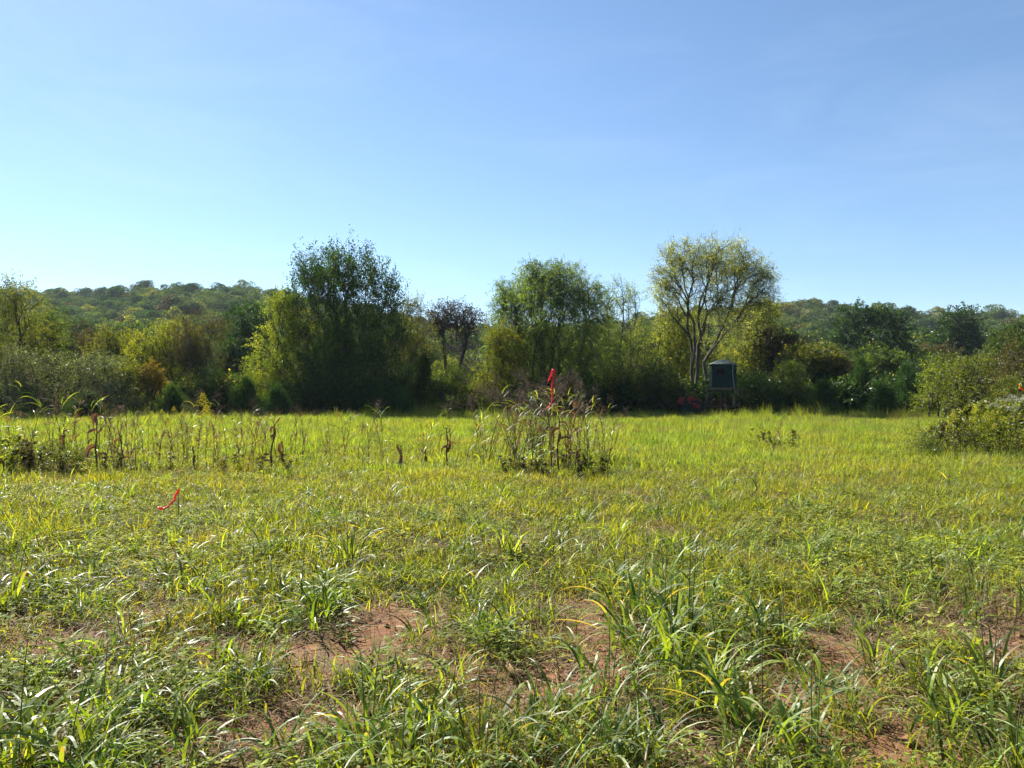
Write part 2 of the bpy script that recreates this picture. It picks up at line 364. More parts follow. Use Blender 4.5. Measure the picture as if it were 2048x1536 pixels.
def soil(x, y):
    return np.clip(field(PATCH, x, y) * (1.0 + 0.55 * noise2(x, y, 4.2, 61)) + 0.32 * noise2(x, y, 1.6, 3) + 0.22 * noise2(x, y, 5.5, 62) - 0.04, 0, 1)
def dry(x, y):
    return np.clip(field(DRY, x, y) + 0.2 * noise2(x, y, 0.5, 5), 0, 1)

def build_ground():
    u = np.linspace(-1, 1, 331)
    xs = np.sign(u) * (np.abs(u) ** 3.2 * 880 + np.abs(u) * 14)
    v = np.linspace(0, 1, 421)
    ys = 1.5 + v * 16 + v ** 3.6 * 870
    ys = np.concatenate([[-60, -30, -15, -7, -3, -1, 0.3], ys])
    Xg, Yg = np.meshgrid(xs, ys)
    Zg = gz(Xg, Yg)
    near = np.clip((30 - Yg) / 20, 0, 1)
    sm = soil(Xg, Yg)
    Zg = Zg + near * (0.012 * noise2(Xg, Yg, 9, 21) + 0.007 * noise2(Xg, Yg, 22, 22)) * (0.5 + sm) - 0.01
    V = np.stack([Xg, Yg, Zg], -1).reshape(-1, 3)
    ny, nx = Xg.shape
    i = np.arange(ny * nx).reshape(ny, nx)
    Q = np.stack([i[:-1, :-1], i[:-1, 1:], i[1:, 1:], i[1:, :-1]], -1).reshape(-1, 4)
    me = make_mesh('ground', V, [Q], [M['ground']], smooth=True)
    g = np.clip((0.6 + np.clip((Yg - 7) / 12, 0, 0.35)) * (1 - 0.6 * dry(Xg, Yg)) - sm * 1.5, 0, 1)  # weight of the shade-darkened green: strong under grass, none on bare soil
    at = me.attributes.new('green', 'FLOAT', 'POINT'); at.data.foreach_set('value', g.ravel().astype(np.float32))
    tag(mesh_obj('ground', me), kind='structure')
build_ground()

# haze in the air
def build_haze():
    mb = MB(); mb.box((0, 420, 34), (1790, 970, 74))
    m, n, l = new_mat('haze_air')
    v = n.new('ShaderNodeVolumePrincipled'); v.inputs['Color'].default_value = (0.72, 0.86, 1.0, 1); v.inputs['Density'].default_value = 0.00011; v.inputs['Anisotropy'].default_value = 0.2
    o = n.new('ShaderNodeOutputMaterial'); l.new(v.outputs[0], o.inputs['Volume'])
    tag(mesh_obj('haze', mb.mesh('haze', [m])), kind='stuff')
HAZE = True
if HAZE: build_haze()

# ------------------------------------------------------------------ trees
def grow(base, tips, rg, r_tip=0.009, p_r=0.42, first=None, f=(0.32, 0.5), up=0.12, leafgroup=3):
    """branches run from the base towards ever smaller groups of twig tips"""
    segs, twigs = [], []
    stack = [(np.array(base, float), tips, first, True)]
    while stack:
        p, pts, q0, isfirst = stack.pop()
        n = len(pts)
        if n == 0: continue
        if n <= leafgroup:
            for t in pts: twigs.append((p, t))
            continue
        c = pts.mean(0)
        if q0 is not None: q = np.array(q0, float)
        else:
            d = c - p; L = np.linalg.norm(d)
            q = p + d * rg.uniform(*f) + rg.normal(0, 0.05 * L, 3); q[2] += up * L * 0.3
        r = r_tip * n ** p_r
        segs.append((p, q, r * 1.12, r * 0.9))
        A = pts - c
        if n > 12:
            _, _, vt = np.linalg.svd(A, full_matrices=False)
            ax = vt[0] + rg.normal(0, 0.35, 3)
        else: ax = rg.normal(size=3)
        pr = A @ ax; cut = np.quantile(pr, rg.uniform(0.32, 0.68))
        for g in (pts[pr <= cut], pts[pr > cut]): stack.append((q, g, None, False))
    return segs, twigs
def curve_tubes(segs, rg, sides, K=3, jit=0.07):
    P0 = np.array([s[0] for s in segs]); P1 = np.array([s[1] for s in segs])
    R0 = np.array([s[2] for s in segs]); R1 = np.array([s[3] for s in segs])
    t = np.linspace(0, 1, K)[None, :, None]
    L = np.linalg.norm(P1 - P0, axis=1)[:, None]
    off = (rg.normal(0, jit, (len(segs), 3)) * L)[:, None] * (4 * t * (1 - t))
    P = P0[:, None] * (1 - t) + P1[:, None] * t + off
    Rr = R0[:, None] * (1 - t[..., 0]) + R1[:, None] * t[..., 0]
    return tube_arrays(P, Rr, sides)
def lobe_points(lobes, n, rg, shell=0.45, flat=0.8):
    w = np.array([l[6] if len(l) > 6 else l[3] * l[5] for l in lobes], float); w /= w.sum()
    pick = rg.choice(len(lobes), n, p=w)
    Lb = np.array([l[:6] for l in lobes])[pick]
    d = unit(rg.normal(size=(n, 3))); r = rg.random(n) ** shell
    return Lb[:, :3] + d * r[:, None] * Lb[:, 3:6]
def foliage(tips, froms, rg, sprigs, per, sl, leafL, leafW, droop, out, spread=0.5, width=0.06):
    """leaves along sprigs that leave each twig tip"""
    N = len(tips)
    bd = unit(tips - froms)
    S = N * sprigs
    tp = np.repeat(tips, sprigs, 0); td = np.repeat(bd, sprigs, 0); fr = np.repeat(froms, sprigs, 0)
    org = tp - (tp - fr) * rg.random((S, 1)) * 0.45
    dr = unit(td * out + rg.normal(0, spread, (S, 3)) + np.array([0, 0, 0.25 - droop]))
    ln = sl * rg.uniform(0.5, 1.25, (S, 1))
    u = rg.random((S, per, 1)) ** 0.8
    P = org[:, None] + dr[:, None] * u * ln[:, None]
    P[..., 2] -= droop * 0.45 * (u[..., 0] ** 2) * ln
    P += rg.normal(0, width * sl, P.shape)
    Dv = unit(dr[:, None] * 0.7 + rg.normal(0, 0.65, P.shape) + np.array([0, 0, -droop * 0.9]))
    P = P.reshape(-1, 3); Dv = Dv.reshape(-1, 3)
    sc = rg.uniform(0.6, 1.25, len(P))
    V, Q = leaf_arrays(P, Dv, leafL * sc, leafW * sc, rg)
    cl = np.repeat(rg.normal(0, 0.16, N), sprigs * per)
    tint = np.clip(0.42 + cl + 0.22 * noise2(P[:, 0] * 0.7 + P[:, 1] * 0.4, P[:, 2] * 0.7, 1.0, 17) * (sl > 0.3) + rg.normal(0, 0.18, len(P)), 0, 1)
    return V, Q, tint, org, org + dr * ln
def tree_meshes(name, lobes, seed, n_tips=400, sprigs=3, per=14, sl=0.8, leafL=0.11, leafW=0.055, droop=0.05, out=0.9, stems=1, trunk_h=1.2, spread_base=0.25,
                leaf='leaf_mid', bark='bark', shell=0.45, r_tip=0.009, p_r=0.43, up=0.12, gaps=0.47, twig_ribbons=False, f=(0.32, 0.5), spread=0.5, forks=None, width=0.06, sides=6):
    n_tips = int(n_tips * 1.25)
    rg = np.random.default_rng(seed)
    pts = lobe_points(lobes, int(n_tips * 1.5), rg, shell)
    gapn = noise2(pts[:, 0] * 1.1 + 7, pts[:, 2] * 1.1 + pts[:, 1], 0.8, seed)
    pts = pts[(gapn > -1.2 + gaps * 2)]
    pts = pts[pts[:, 2] > min(0.12, 0.15 * pts[:, 2].max())][:n_tips]
    segs, twigs = [], []
    order = np.argsort(pts[:, 0] + 0.3 * pts[:, 1])
    for k, g in enumerate(np.array_split(order, stems)):
        a = (k - (stems - 1) / 2)
        b = np.array([a * spread_base * 0.5, rg.normal(0, 0.1) * (stems > 1), -0.1])
        c = pts[g].mean(0)
        if forks: fp = np.array(forks[k])
        else:
            hd = c[:2] - b[:2]
            fp = np.array([b[0] + hd[0] * 0.18 + a * 0.1, b[1] + hd[1] * 0.18, trunk_h * rg.uniform(0.85, 1.15)])
        s, t = grow(b, pts[g], rg, r_tip, p_r, first=fp, up=up, f=f)
        segs += s; twigs += t
    MBt = MB()
    V, Q = curve_tubes(segs, rg, sides); MBt.add(V, Q, 0.5)
    tw = [(p, t, r_tip * 1.1, r_tip * 0.35) for p, t in twigs]
    V, Q = curve_tubes(tw, rg, 3, 3, 0.1); MBt.add(V, Q, 0.5)
    tips = np.array([t for p, t in twigs]); fr = np.array([p for p, t in twigs])
    V, Q, tint, a, b = foliage(tips, fr, rg, sprigs, per, sl, leafL, leafW, droop, out, spread, width)
    if twig_ribbons:
        n = len(a); w = np.array([0.008, 0.0, 0.004])
        VV = np.stack([a - w, a + w, b], 1).reshape(-1, 3); MBt.add(VV, np.arange(n * 3).reshape(n, 3), 0.4)
    keep = V.reshape(-1, 4, 3)[:, :, 2].min(1) > -0.05
    V = V.reshape(-1, 4, 3)[keep].reshape(-1, 3); Q = np.arange(len(V)).reshape(-1, 4); tint = tint[keep]
    crown = make_mesh(name + '_crown', V, [Q], [M[leaf]], tint)
    trunk = MBt.mesh(name + '_trunk', [M[bark]], smooth=True)
    return trunk, crown
def place_tree(name, label, x, y, trunk, crown, cat='tree', group=None, rz=0.0, s=(1, 1, 1), tname='trunk', cname='crown'):
    r = empty(name, (x, y, float(gz(x, y))), rz, label, cat, group)
    r.scale = s
    mesh_obj(tname, trunk, r); mesh_obj(cname, crown, r)
    return r
def photo_tree(name, label, bpx, d, lobes_px, seed, cat='tree', group=None, depth=0.85, tname='trunk', cname='crown', **kw):
    """lobes_px: (px, py, rx, ry[, weight]) measured in the photograph at distance d"""
    x = X(bpx, d); z0 = float(gz(x, d)); s = d / F
    rg = np.random.default_rng(seed + 1000)
    lobes = []
    for L in lobes_px:
        px, py, rx, ry = L[:4]
        lb = [(px - bpx) * s, rg.uniform(-0.35, 0.35) * rx * s, Z(py, d) - z0, rx * s, rx * s * depth, ry * s]
        lb.append(L[4] if len(L) > 4 else rx * ry)
        lobes.append(lb)
    if kw.get('forks'): kw['forks'] = [((a - bpx) * s, o, Z(b, d) - z0) for a, b, o in kw['forks']]
    t, c = tree_meshes(name, lobes, seed, **kw)
    return place_tree(name, label, x, d, t, c, cat, group, tname=tname, cname=cname)

def build_treeline():
    T = photo_tree
    T('riverside_tree', 'tall thin yellow-green tree cut by the left edge of the photo', 18, 47, [(10, 640, 85, 80), (40, 610, 50, 50), (-10, 720, 75, 70), (60, 700, 50, 60)], 1,
      n_tips=520, per=12, leaf='leaf_olive', stems=2, trunk_h=2.5, gaps=0.3, leafL=0.11, leafW=0.055)
    T('broadleaf_tree', 'bronze-olive rounded tree behind the pale shrubs on the left', 150, 62, [(125, 690, 70, 55), (190, 700, 60, 50), (150, 740, 90, 60)], 2, n_tips=420, leaf='leaf_brown', leafL=0.15, leafW=0.08)
    T('yellow_tree', 'bright yellow-green tree left of the dark grey-trunked slender tree', 335, 52, [(325, 690, 60, 45), (300, 730, 50, 55), (365, 690, 40, 45), (340, 760, 60, 50)], 3,
      n_tips=480, leaf='leaf_yellow', leafL=0.13, leafW=0.065, stems=2, trunk_h=2.0)
    T('slender_tree', 'bronze-green upright tree with a thin bare trunk', 402, 50, [(400, 675, 48, 52), (425, 660, 35, 35), (405, 740, 45, 60), (375, 700, 30, 50)], 4,
      n_tips=430, leaf='leaf_brown', leafL=0.10, leafW=0.04, up=0.5, droop=-0.2, stems=2, trunk_h=3.0, bark='bark_pale')
    T('dark_broadleaf_tree', 'dense dark green tree in front of the left hill', 500, 66, [(500, 650, 45, 45), (470, 700, 50, 50), (525, 700, 50, 60), (495, 750, 60, 50)], 5,
      n_tips=520, leaf='leaf_dark', leafL=0.17, leafW=0.10, gaps=0.15)
    T('orange_sapling', 'small tree with turning orange-yellow leaves', 306, 46, [(305, 748, 20, 22), (318, 772, 16, 24), (296, 770, 14, 18)], 6, n_tips=110, per=14, leaf='leaf_orange', leafL=0.11, leafW=0.06, sl=0.5)
    T('leaning_tree', 'yellow-green lower tree pressed against the left side of the big dark tree', 600, 49, [(560, 730, 65, 75), (530, 770, 50, 50), (590, 660, 50, 55), (560, 625, 35, 40), (600, 790, 60, 45)], 7,
      n_tips=620, per=13, leaf='leaf_yellow', leafL=0.105, leafW=0.06, stems=3, spread_base=0.9, gaps=0.3)
    T('big_dark_tree', 'biggest dark green many-stemmed tree standing against the sky', 700, 50, [(690, 570, 85, 60), (650, 550, 62, 42), (728, 560, 52, 45), (768, 590, 30, 36), (608, 588, 36, 40), (690, 650, 105, 85), (640, 740, 85, 85), (750, 730, 85, 95), (700, 780, 120, 56), (600, 640, 35, 60), (780, 650, 30, 60)], 8,
      n_tips=1050, per=18, sprigs=3, leaf='leaf_dark', leafL=0.14, leafW=0.08, stems=5, spread_base=0.55, trunk_h=1.8, up=0.4, droop=-0.45, sl=1.2, gaps=0.53, out=0.8, spread=0.38, width=0.07, twig_ribbons=True)
    T('wispy_tree', 'half-bare yellow-green tree right of the biggest dark tree', 815, 53, [(820, 650, 48, 50), (800, 700, 60, 60), (830, 615, 25, 32, 800), (850, 700, 40, 55), (820, 770, 60, 60)], 9,
      n_tips=430, per=11, leaf='leaf_olive', leafL=0.10, leafW=0.05, stems=3, gaps=0.35, twig_ribbons=True)
    T('rusty_tree', 'rusty brown half-bare tree with two dark trunks', 905, 60, [(905, 630, 52, 26), (880, 650, 40, 30), (940, 650, 34, 32), (915, 690, 45, 25, 500)], 10,
      n_tips=330, per=9, leaf='leaf_rust', leafL=0.12, leafW=0.075, stems=2, spread_base=1.6, forks=[(888, 690, 0.0), (928, 700, 0.2)], gaps=0.3, twig_ribbons=True, r_tip=0.016)
    T('yellow_shrub_tree', 'bushy yellow-green tree below the left side of the willow', 985, 47, [(985, 760, 48, 60), (970, 800, 40, 40), (1010, 720, 40, 50), (1000, 680, 30, 40)], 11,
      n_tips=430, per=14, leaf='leaf_yellow', leafL=0.10, leafW=0.055, stems=3, spread_base=0.6)
    T('willow_tree', 'large billowing willow with pale yellow-green drooping twigs', 1095, 50, [(1085, 575, 60, 52), (1035, 600, 52, 48), (1140, 585, 55, 45), (1075, 548, 38, 30), (1130, 550, 42, 26), (1185, 610, 45, 48), (1010, 600, 28, 36), (1090, 650, 112, 80), (1080, 740, 115, 85), (1180, 710, 60, 90), (1020, 700, 45, 90)], 12,
      n_tips=2100, per=16, leaf='leaf_willow', leafL=0.13, leafW=0.045, stems=5, spread_base=0.7, trunk_h=1.5, droop=0.5, sl=0.85, gaps=0.38, twig_ribbons=True)
    T('sparse_tree', 'thin see-through tree between the willow and the fan-shaped tree', 1235, 52, [(1235, 600, 45, 45), (1260, 590, 40, 30, 500), (1235, 670, 70, 60), (1270, 720, 60, 70), (1200, 740, 50, 60)], 13,
      n_tips=520, per=10, leaf='leaf_willow', leafL=0.10, leafW=0.04, stems=3, spread_base=0.8, forks=[(1215, 740, 0), (1238, 720, 0.2), (1262, 740, 0)], gaps=0.35, twig_ribbons=True)
    T('golden_tree', 'golden-green tree glowing behind the fan-shaped tree', 1335, 58, [(1320, 670, 60, 55), (1370, 660, 55, 50), (1300, 730, 60, 60), (1370, 740, 70, 65)], 14,
      n_tips=720, per=14, leaf='leaf_yellow', leafL=0.12, leafW=0.07, stems=3)
    T('fan_shaped_tree', 'tall open vase-shaped tree with bare spreading limbs behind the hunting blind', 1392, 51,
      [(1420, 525, 90, 50), (1362, 530, 50, 55), (1475, 540, 60, 55), (1522, 560, 36, 40), (1330, 575, 32, 42), (1430, 605, 95, 50, 3000), (1515, 605, 45, 40, 1500), (1340, 625, 34, 40, 1000), (1450, 660, 80, 45, 1400)], 15,
      n_tips=1450, per=8, leaf='leaf_fan', bark='bark', droop=0.0, leafL=0.11, leafW=0.05, stems=3, spread_base=0.45, forks=[(1383, 745, 0.0), (1394, 720, -0.3), (1410, 725, 0.3)], r_tip=0.009, p_r=0.41, gaps=0.22, twig_ribbons=True,
      f=(0.28, 0.42), up=0.3, shell=0.6, sl=0.75, width=0.09)
    T('amber_tree', 'amber-tinged green tree right behind the hunting blind', 1510, 60, [(1500, 650, 55, 50), (1540, 700, 50, 55), (1490, 720, 60, 60), (1530, 760, 60, 50), (1520, 620, 40, 30)], 16,
      n_tips=640, per=14, leaf='leaf_yellow', leafL=0.13, leafW=0.07, stems=3)
    T('big_oak', 'big dark oak with lumpy crown and pale bare twigs on the right', 1722, 92, [(1715, 640, 35, 40), (1760, 640, 45, 36), (1795, 660, 35, 42), (1690, 680, 38, 42), (1740, 700, 75, 50), (1745, 760, 85, 45)], 17,
      n_tips=900, per=14, leaf='leaf_dark', leafL=0.22, leafW=0.14, sl=0.95, stems=2, trunk_h=4, gaps=0.28, r_tip=0.02, bark='bark_pale')
    T('round_oak', 'dark oak crown rising above the shrubs at the right', 1925, 100, [(1925, 650, 42, 38), (1900, 690, 40, 38), (1955, 690, 38, 38), (1925, 720, 70, 40)], 18,
      n_tips=560, per=14, leaf='leaf_dark', leafL=0.24, leafW=0.15, sl=1.0, gaps=0.25, r_tip=0.02)
    T('edge_oak', 'dark green oak cut by the right edge of the photo', 2025, 85, [(2020, 690, 42, 38), (2055, 680, 45, 42), (2010, 730, 60, 40)], 19, n_tips=420, per=14, leaf='leaf_mid', leafL=0.22, leafW=0.13, sl=1.0)
    T('broadleaf_tree', 'mid green tree standing second from the left edge', 85, 54, [(80, 690, 55, 48), (110, 650, 40, 30), (70, 740, 60, 50)], 20, n_tips=460, leaf='leaf_mid', leafL=0.13, leafW=0.07, stems=2)
    T('broadleaf_tree', 'olive-yellow tree between the bronze-olive and the bright yellow-green tree', 240, 55, [(235, 700, 50, 42), (260, 740, 50, 50), (215, 750, 40, 40)], 21, n_tips=420, leaf='leaf_olive', leafL=0.13, leafW=0.07, stems=2)
    # pale layered shrubs on the left
    for k, (px, lob, lab) in enumerate([(40, [(35, 740, 60, 50), (60, 790, 60, 40)], 'grey-green layered shrub nearest the left edge'),
                                        (130, [(120, 730, 50, 32), (150, 770, 55, 45)], 'tallest grey-green layered shrub on the left'),
                                        (215, [(205, 745, 50, 40), (235, 790, 50, 40)], 'pale grey-green shrub beside the yellow-green tree')]):
        T('layered_shrub', lab, px, 41 + k * 1.5, lob, 30 + k, cat='shrub', group='pale grey-green shrubs at the left', n_tips=300, per=14, leaf='leaf_pale', leafL=0.085, leafW=0.045, sl=0.95, gaps=0.6, stems=4,
          spread_base=0.8, trunk_h=0.6, droop=0.35, tname='stem', cname='foliage')
    # young cedars
    for k, (px, top, w, d, lab) in enumerate([(345, 782, 34, 44, 'low round cedar below the slender bronze tree'), (492, 765, 44, 45, 'bushy young cedar left of the biggest dark tree'),
                                              (552, 785, 36, 44, 'dark low cedar at the left foot of the biggest dark tree'), (848, 715, 36, 50, 'pointed dark cedar between the biggest dark tree and the rusty tree'),
                                              (1648, 772, 40, 46, 'low dark cedar left of the pair of tall cedars'), (1722, 728, 46, 50, 'left one of the two tall dark cedars on the right'),
                                              (1812, 738, 46, 48, 'right one of the two tall dark cedars on the right'), (1765, 775, 34, 46, 'small cedar squeezed between the two tall cedars'),
                                              (175, 800, 34, 39, 'small dark cedar under the pale grey-green shrubs'), (800, 790, 44, 46, 'low spreading cedar at the right foot of the biggest dark tree')]):
        h = 838 - top
        lob = [(px, 838 - h * q, w * (1.05 - q) + 3, h * 0.16, (1.1 - q)) for q in (0.12, 0.28, 0.44, 0.6, 0.76, 0.9)]
        T('cedar', lab, px, d, lob, 50 + k, cat='cedar', group='young cedars along the wood edge', n_tips=int(150 + h * 3.2), per=12, sprigs=3, leaf='leaf_cedar', leafL=0.16, leafW=0.03, sl=0.5,
          stems=1, trunk_h=0.5, droop=-0.55, out=0.6, shell=0.7, gaps=0.1, spread=0.35)
    # shrubs of the wood edge
    S = [(1330, 47, [(1320, 770, 45, 45), (1345, 800, 50, 35)], 'leaf_dark', 'dark leafy shrub left of the red lids'),
         (1250, 48, [(1245, 770, 45, 40), (1270, 800, 45, 34)], 'leaf_olive', 'olive shrub under the thin see-through tree'),
         (1160, 47, [(1160, 790, 45, 38)], 'leaf_mid', 'green shrub under the right side of the willow'),
         (1065, 46, [(1060, 800, 48, 34)], 'leaf_dark', 'dark shrub under the middle of the willow'),
         (905, 48, [(900, 775, 40, 42), (920, 805, 45, 30)], 'leaf_mid', 'green shrub at the foot of the rusty tree'),
         (1515, 48, [(1505, 780, 40, 40), (1535, 800, 45, 36)], 'leaf_dark', 'dark shrub just right of the hunting blind'),
         (1585, 49, [(1580, 770, 45, 50), (1600, 800, 45, 36)], 'leaf_mid', 'deep green shrub further right of the hunting blind'),
         (1600, 56, [(1600, 725, 50, 32), (1640, 720, 40, 34)], 'leaf_olive', 'olive feathery shrub behind the low dark cedar'),
         (1670, 56, [(1670, 740, 40, 34), (1690, 770, 45, 45)], 'leaf_brown', 'brownish shrub left of the tall cedars'),
         (1880, 40, [(1880, 755, 60, 36), (1860, 795, 50, 34), (1905, 800, 50, 32)], 'leaf_yellow', 'yellow-olive shrub right of the tall cedars'),
         (1960, 36, [(1950, 745, 60, 42), (1975, 785, 60, 40), (1930, 800, 50, 34)], 'leaf_olive', 'broad olive shrub in the right background'),
         (2035, 33, [(2030, 735, 50, 48), (2050, 770, 50, 40)], 'leaf_brown', 'rust-brown shrub at the right edge'),
         (255, 46, [(255, 760, 40, 40), (270, 800, 40, 32)], 'leaf_olive', 'olive shrub under the bright yellow-green tree'),
         (430, 46, [(430, 780, 40, 45), (440, 805, 40, 32)], 'leaf_dark', 'dark shrub under the slender bronze tree'),
         (640, 46, [(630, 790, 50, 38), (670, 805, 45, 30)], 'leaf_dark', 'dark shrub under the biggest dark tree'),
         (740, 46, [(735, 795, 55, 34)], 'leaf_dark', 'shady shrub right of the stems of the biggest dark tree'),
         (90, 45, [(90, 800, 55, 30)], 'leaf_mid', 'low green shrub under the pale shrubs'),
         (1440, 52, [(1430, 790, 55, 42)], 'leaf_dark', 'dark shrub in the shade behind the hunting blind'),
         (2045, 26, [(2040, 800, 50, 34)], 'leaf_olive', 'low weedy shrub at the right edge behind the white flowers')]
    for k, (px, d, lob, lf, lab) in enumerate(S):
        T('wood_edge_shrub', lab, px, d, lob, 80 + k, cat='shrub', group='shrubs along the wood edge', n_tips=260, per=12, leaf=lf, leafL=0.11 * d / 47, leafW=0.06 * d / 47, sl=0.65, stems=4, spread_base=0.7,
          trunk_h=0.5, tname='stem', cname='foliage')
build_treeline()

# generic broadleaf trees: five crowns shared by the wood behind and by the hillside
def generic(seed, leaf, n, LL, LW, h=9.0, w=4.0, sl=1.0, per=12, detail=True):
    rg = np.random.default_rng(seed)
    lobes = []
    for k in range(9):
        a = rg.uniform(0, 6.28); r = rg.uniform(0.2, 0.62) * w; zz = rg.uniform(0.38, 0.86) * h
        rr = w * rg.uniform(0.34, 0.5)
        lobes.append([math.cos(a) * r, math.sin(a) * r, zz, rr, rr, rr * 0.8, 1])
    lobes.append([0, 0, h * 0.6, w * 0.6, w * 0.6, h * 0.34, 2])
    return tree_meshes('wood_tree', lobes, seed, n_tips=n, per=per, leaf=leaf, leafL=LL, leafW=LW, sl=sl, stems=1 + seed % 2, trunk_h=h * 0.22, shell=0.28, gaps=0.2, r_tip=0.025, sides=5)
KINDS = [('leaf_dark', 'dark green'), ('leaf_mid', 'mid green'), ('leaf_olive', 'olive green'), ('leaf_yellow', 'yellow-green'), ('leaf_pale', 'grey-green'), ('leaf_brown', 'bronze')]
def side_phrase(px):
    for lim, ph in [(250, 'behind the pale shrubs at the left'), (470, 'behind the slender bronze tree'), (620, 'left behind the biggest dark tree'), (860, 'behind the biggest dark tree'), (990, 'behind the rusty tree'),
                    (1210, 'behind the willow'), (1330, 'behind the thin see-through tree'), (1490, 'behind the hunting blind'), (1640, 'right behind the blind and its shrubs'), (1850, 'behind the tall cedars'), (9999, 'behind the shrubs at the right')]:
        if px < lim: return ph
def build_mid_wood():
    protos = {}
    for k, (lf, cn) in enumerate(KINDS):
        protos[k] = [generic(200 + k * 3 + j, lf, 360, 0.20, 0.125, h=8.5 - 1.2 * j, w=3.7, sl=0.8, per=14) for j in range(2 if k < 4 else 1)]
    rg = np.random.default_rng(77)
    n = 0
    for row, (d0, cnt, hsc) in enumerate([(63, 24, 0.68), (76, 26, 0.8), (92, 26, 0.92), (112, 28, 0.95)]):
        for i in range(cnt):
            px = -160 + (2370) * (i + rg.uniform(0.15, 0.85)) / cnt
            d = d0 + rg.uniform(-5, 5)
            k = rg.choice(6, p=[0.34, 0.22, 0.16, 0.12, 0.08, 0.08])
            pr = protos[int(k)]; t, c = pr[rg.integers(len(pr))]
            s = hsc * rg.uniform(0.82, 1.18)
            if 840 < px < 1000: s *= 0.72
            x = X(px, d)
            band = ['just behind the wood edge', 'in the middle of the wood', 'deep in the wood', 'at the foot of the hill'][row]
            r = place_tree('wood_tree', f'{KINDS[int(k)][1]} tree {band}, {side_phrase(px)}', x, d, t, c, 'tree', f'{KINDS[int(k)][1]} trees {band}', rg.uniform(0, 6.28), (s * 1.05, s * 1.05, s))
            n += 1
build_mid_wood()

def lumpy_crown(seed, leaf, n=2600, size=0.42, w=4.2, h=8.5):
    """far crown: leaf clumps on the skins of many lobes"""
    rg = np.random.default_rng(seed)
    P = []; Nn = []
    for k in range(22):
        a = rg.uniform(0, 6.28); q = rg.random()
        r = w * (0.25 + 0.5 * rg.random()); z = h * (0.35 + 0.5 * q); r *= (1.2 - 0.65 * q)
        c = np.array([math.cos(a) * r, math.sin(a) * r, z]); rr = w * rg.uniform(0.2, 0.38)
        d = unit(rg.normal(size=(n // 22, 3)) + np.array([0, 0, 0.35]))
        P.append(c + d * rr * rg.uniform(0.8, 1.08, (len(d), 1)) * np.array([1, 1, 0.85])); Nn.append(d)
    P = np.concatenate(P); Nn = np.concatenate(Nn)
    Dv = unit(np.cross(Nn, rg.normal(size=P.shape)) + Nn * 0.5)
    sc = rg.uniform(0.6, 1.3, len(P))
    V, Q = leaf_arrays(P, Dv, size * sc, size * 0.62 * sc, rg)
    crown = make_mesh('hill_crown', V, [Q], [M[leaf]], np.clip(rg.normal(0.45, 0.25, len(P)), 0, 1))
    mb = MB(); mb.tube([(0, 0, -0.5), (0.1, 0, h * 0.3), (0, 0.1, h * 0.62)], [0.26, 0.2, 0.08], 6)
    for k in range(4):
        a = k * 1.6 + seed; mb.tube([(0, 0, h * 0.28), (math.cos(a) * w * 0.25, math.sin(a) * w * 0.25, h * 0.5), (math.cos(a) * w * 0.5, math.sin(a) * w * 0.5, h * 0.66)], [0.12, 0.08, 0.04], 4)
    return mb.mesh('hill_trunk', [M['bark']]), crown

# ------------------------------------------------------------------ scattering of uncountable things
def scatter(name, label_kind, P, rot, scl, idx, sources):
    """one stuff object; its tufts are instances of its own child tufts"""
    me = bpy.data.meshes.new(name); me.vertices.add(len(P)); me.vertices.foreach_set('co', np.asarray(P, np.float32).ravel())
    for nm, ty, arr in (('rot', 'FLOAT_VECTOR', rot), ('scl', 'FLOAT_VECTOR', scl)):
        a = me.attributes.new(nm, ty, 'POINT'); a.data.foreach_set('vector', np.asarray(arr, np.float32).ravel())
    a = me.attributes.new('pick', 'INT', 'POINT'); a.data.foreach_set('value', np.asarray(idx, np.int32))
    o = mesh_obj(name, me); tag(o, label_kind, None, None, 'stuff')
    col = bpy.data.collections.new(name + '_sources')
    for s in sources:
        s.parent = o
        col.objects.link(s)
    ng = bpy.data.node_groups.new(name + '_scatter', 'GeometryNodeTree')
    ng.interface.new_socket('Geometry', in_out='INPUT', socket_type='NodeSocketGeometry'); ng.interface.new_socket('Geometry', in_out='OUTPUT', socket_type='NodeSocketGeometry')
    n, l = ng.nodes, ng.links
    gi, go = n.new('NodeGroupInput'), n.new('NodeGroupOutput')
    ip = n.new('GeometryNodeInstanceOnPoints'); ci = n.new('GeometryNodeCollectionInfo')
    ci.inputs['Collection'].default_value = col; ci.inputs['Separate Children'].default_value = True; ci.inputs['Reset Children'].default_value = True
    def named(nm, ty):
        q = n.new('GeometryNodeInputNamedAttribute'); q.data_type = ty; q.inputs['Name'].default_value = nm; return q.outputs['Attribute']
    mp_ = n.new('GeometryNodeMeshToPoints')
    l.new(gi.outputs[0], mp_.inputs[0]); l.new(mp_.outputs[0], ip.inputs['Points'])
    l.new(ci.outputs[0], ip.inputs['Instance']); ip.inputs['Pick Instance'].default_value = True
    l.new(named('pick', 'INT'), ip.inputs['Instance Index'])
    e2r = n.new('FunctionNodeEulerToRotation'); l.new(named('rot', 'FLOAT_VECTOR'), e2r.inputs[0]); l.new(e2r.outputs[0], ip.inputs['Rotation'])
    l.new(named('scl', 'FLOAT_VECTOR'), ip.inputs['Scale']); l.new(ip.outputs[0], go.inputs[0])
    md = o.modifiers.new('scatter', 'NODES'); md.node_group = ng
    return o

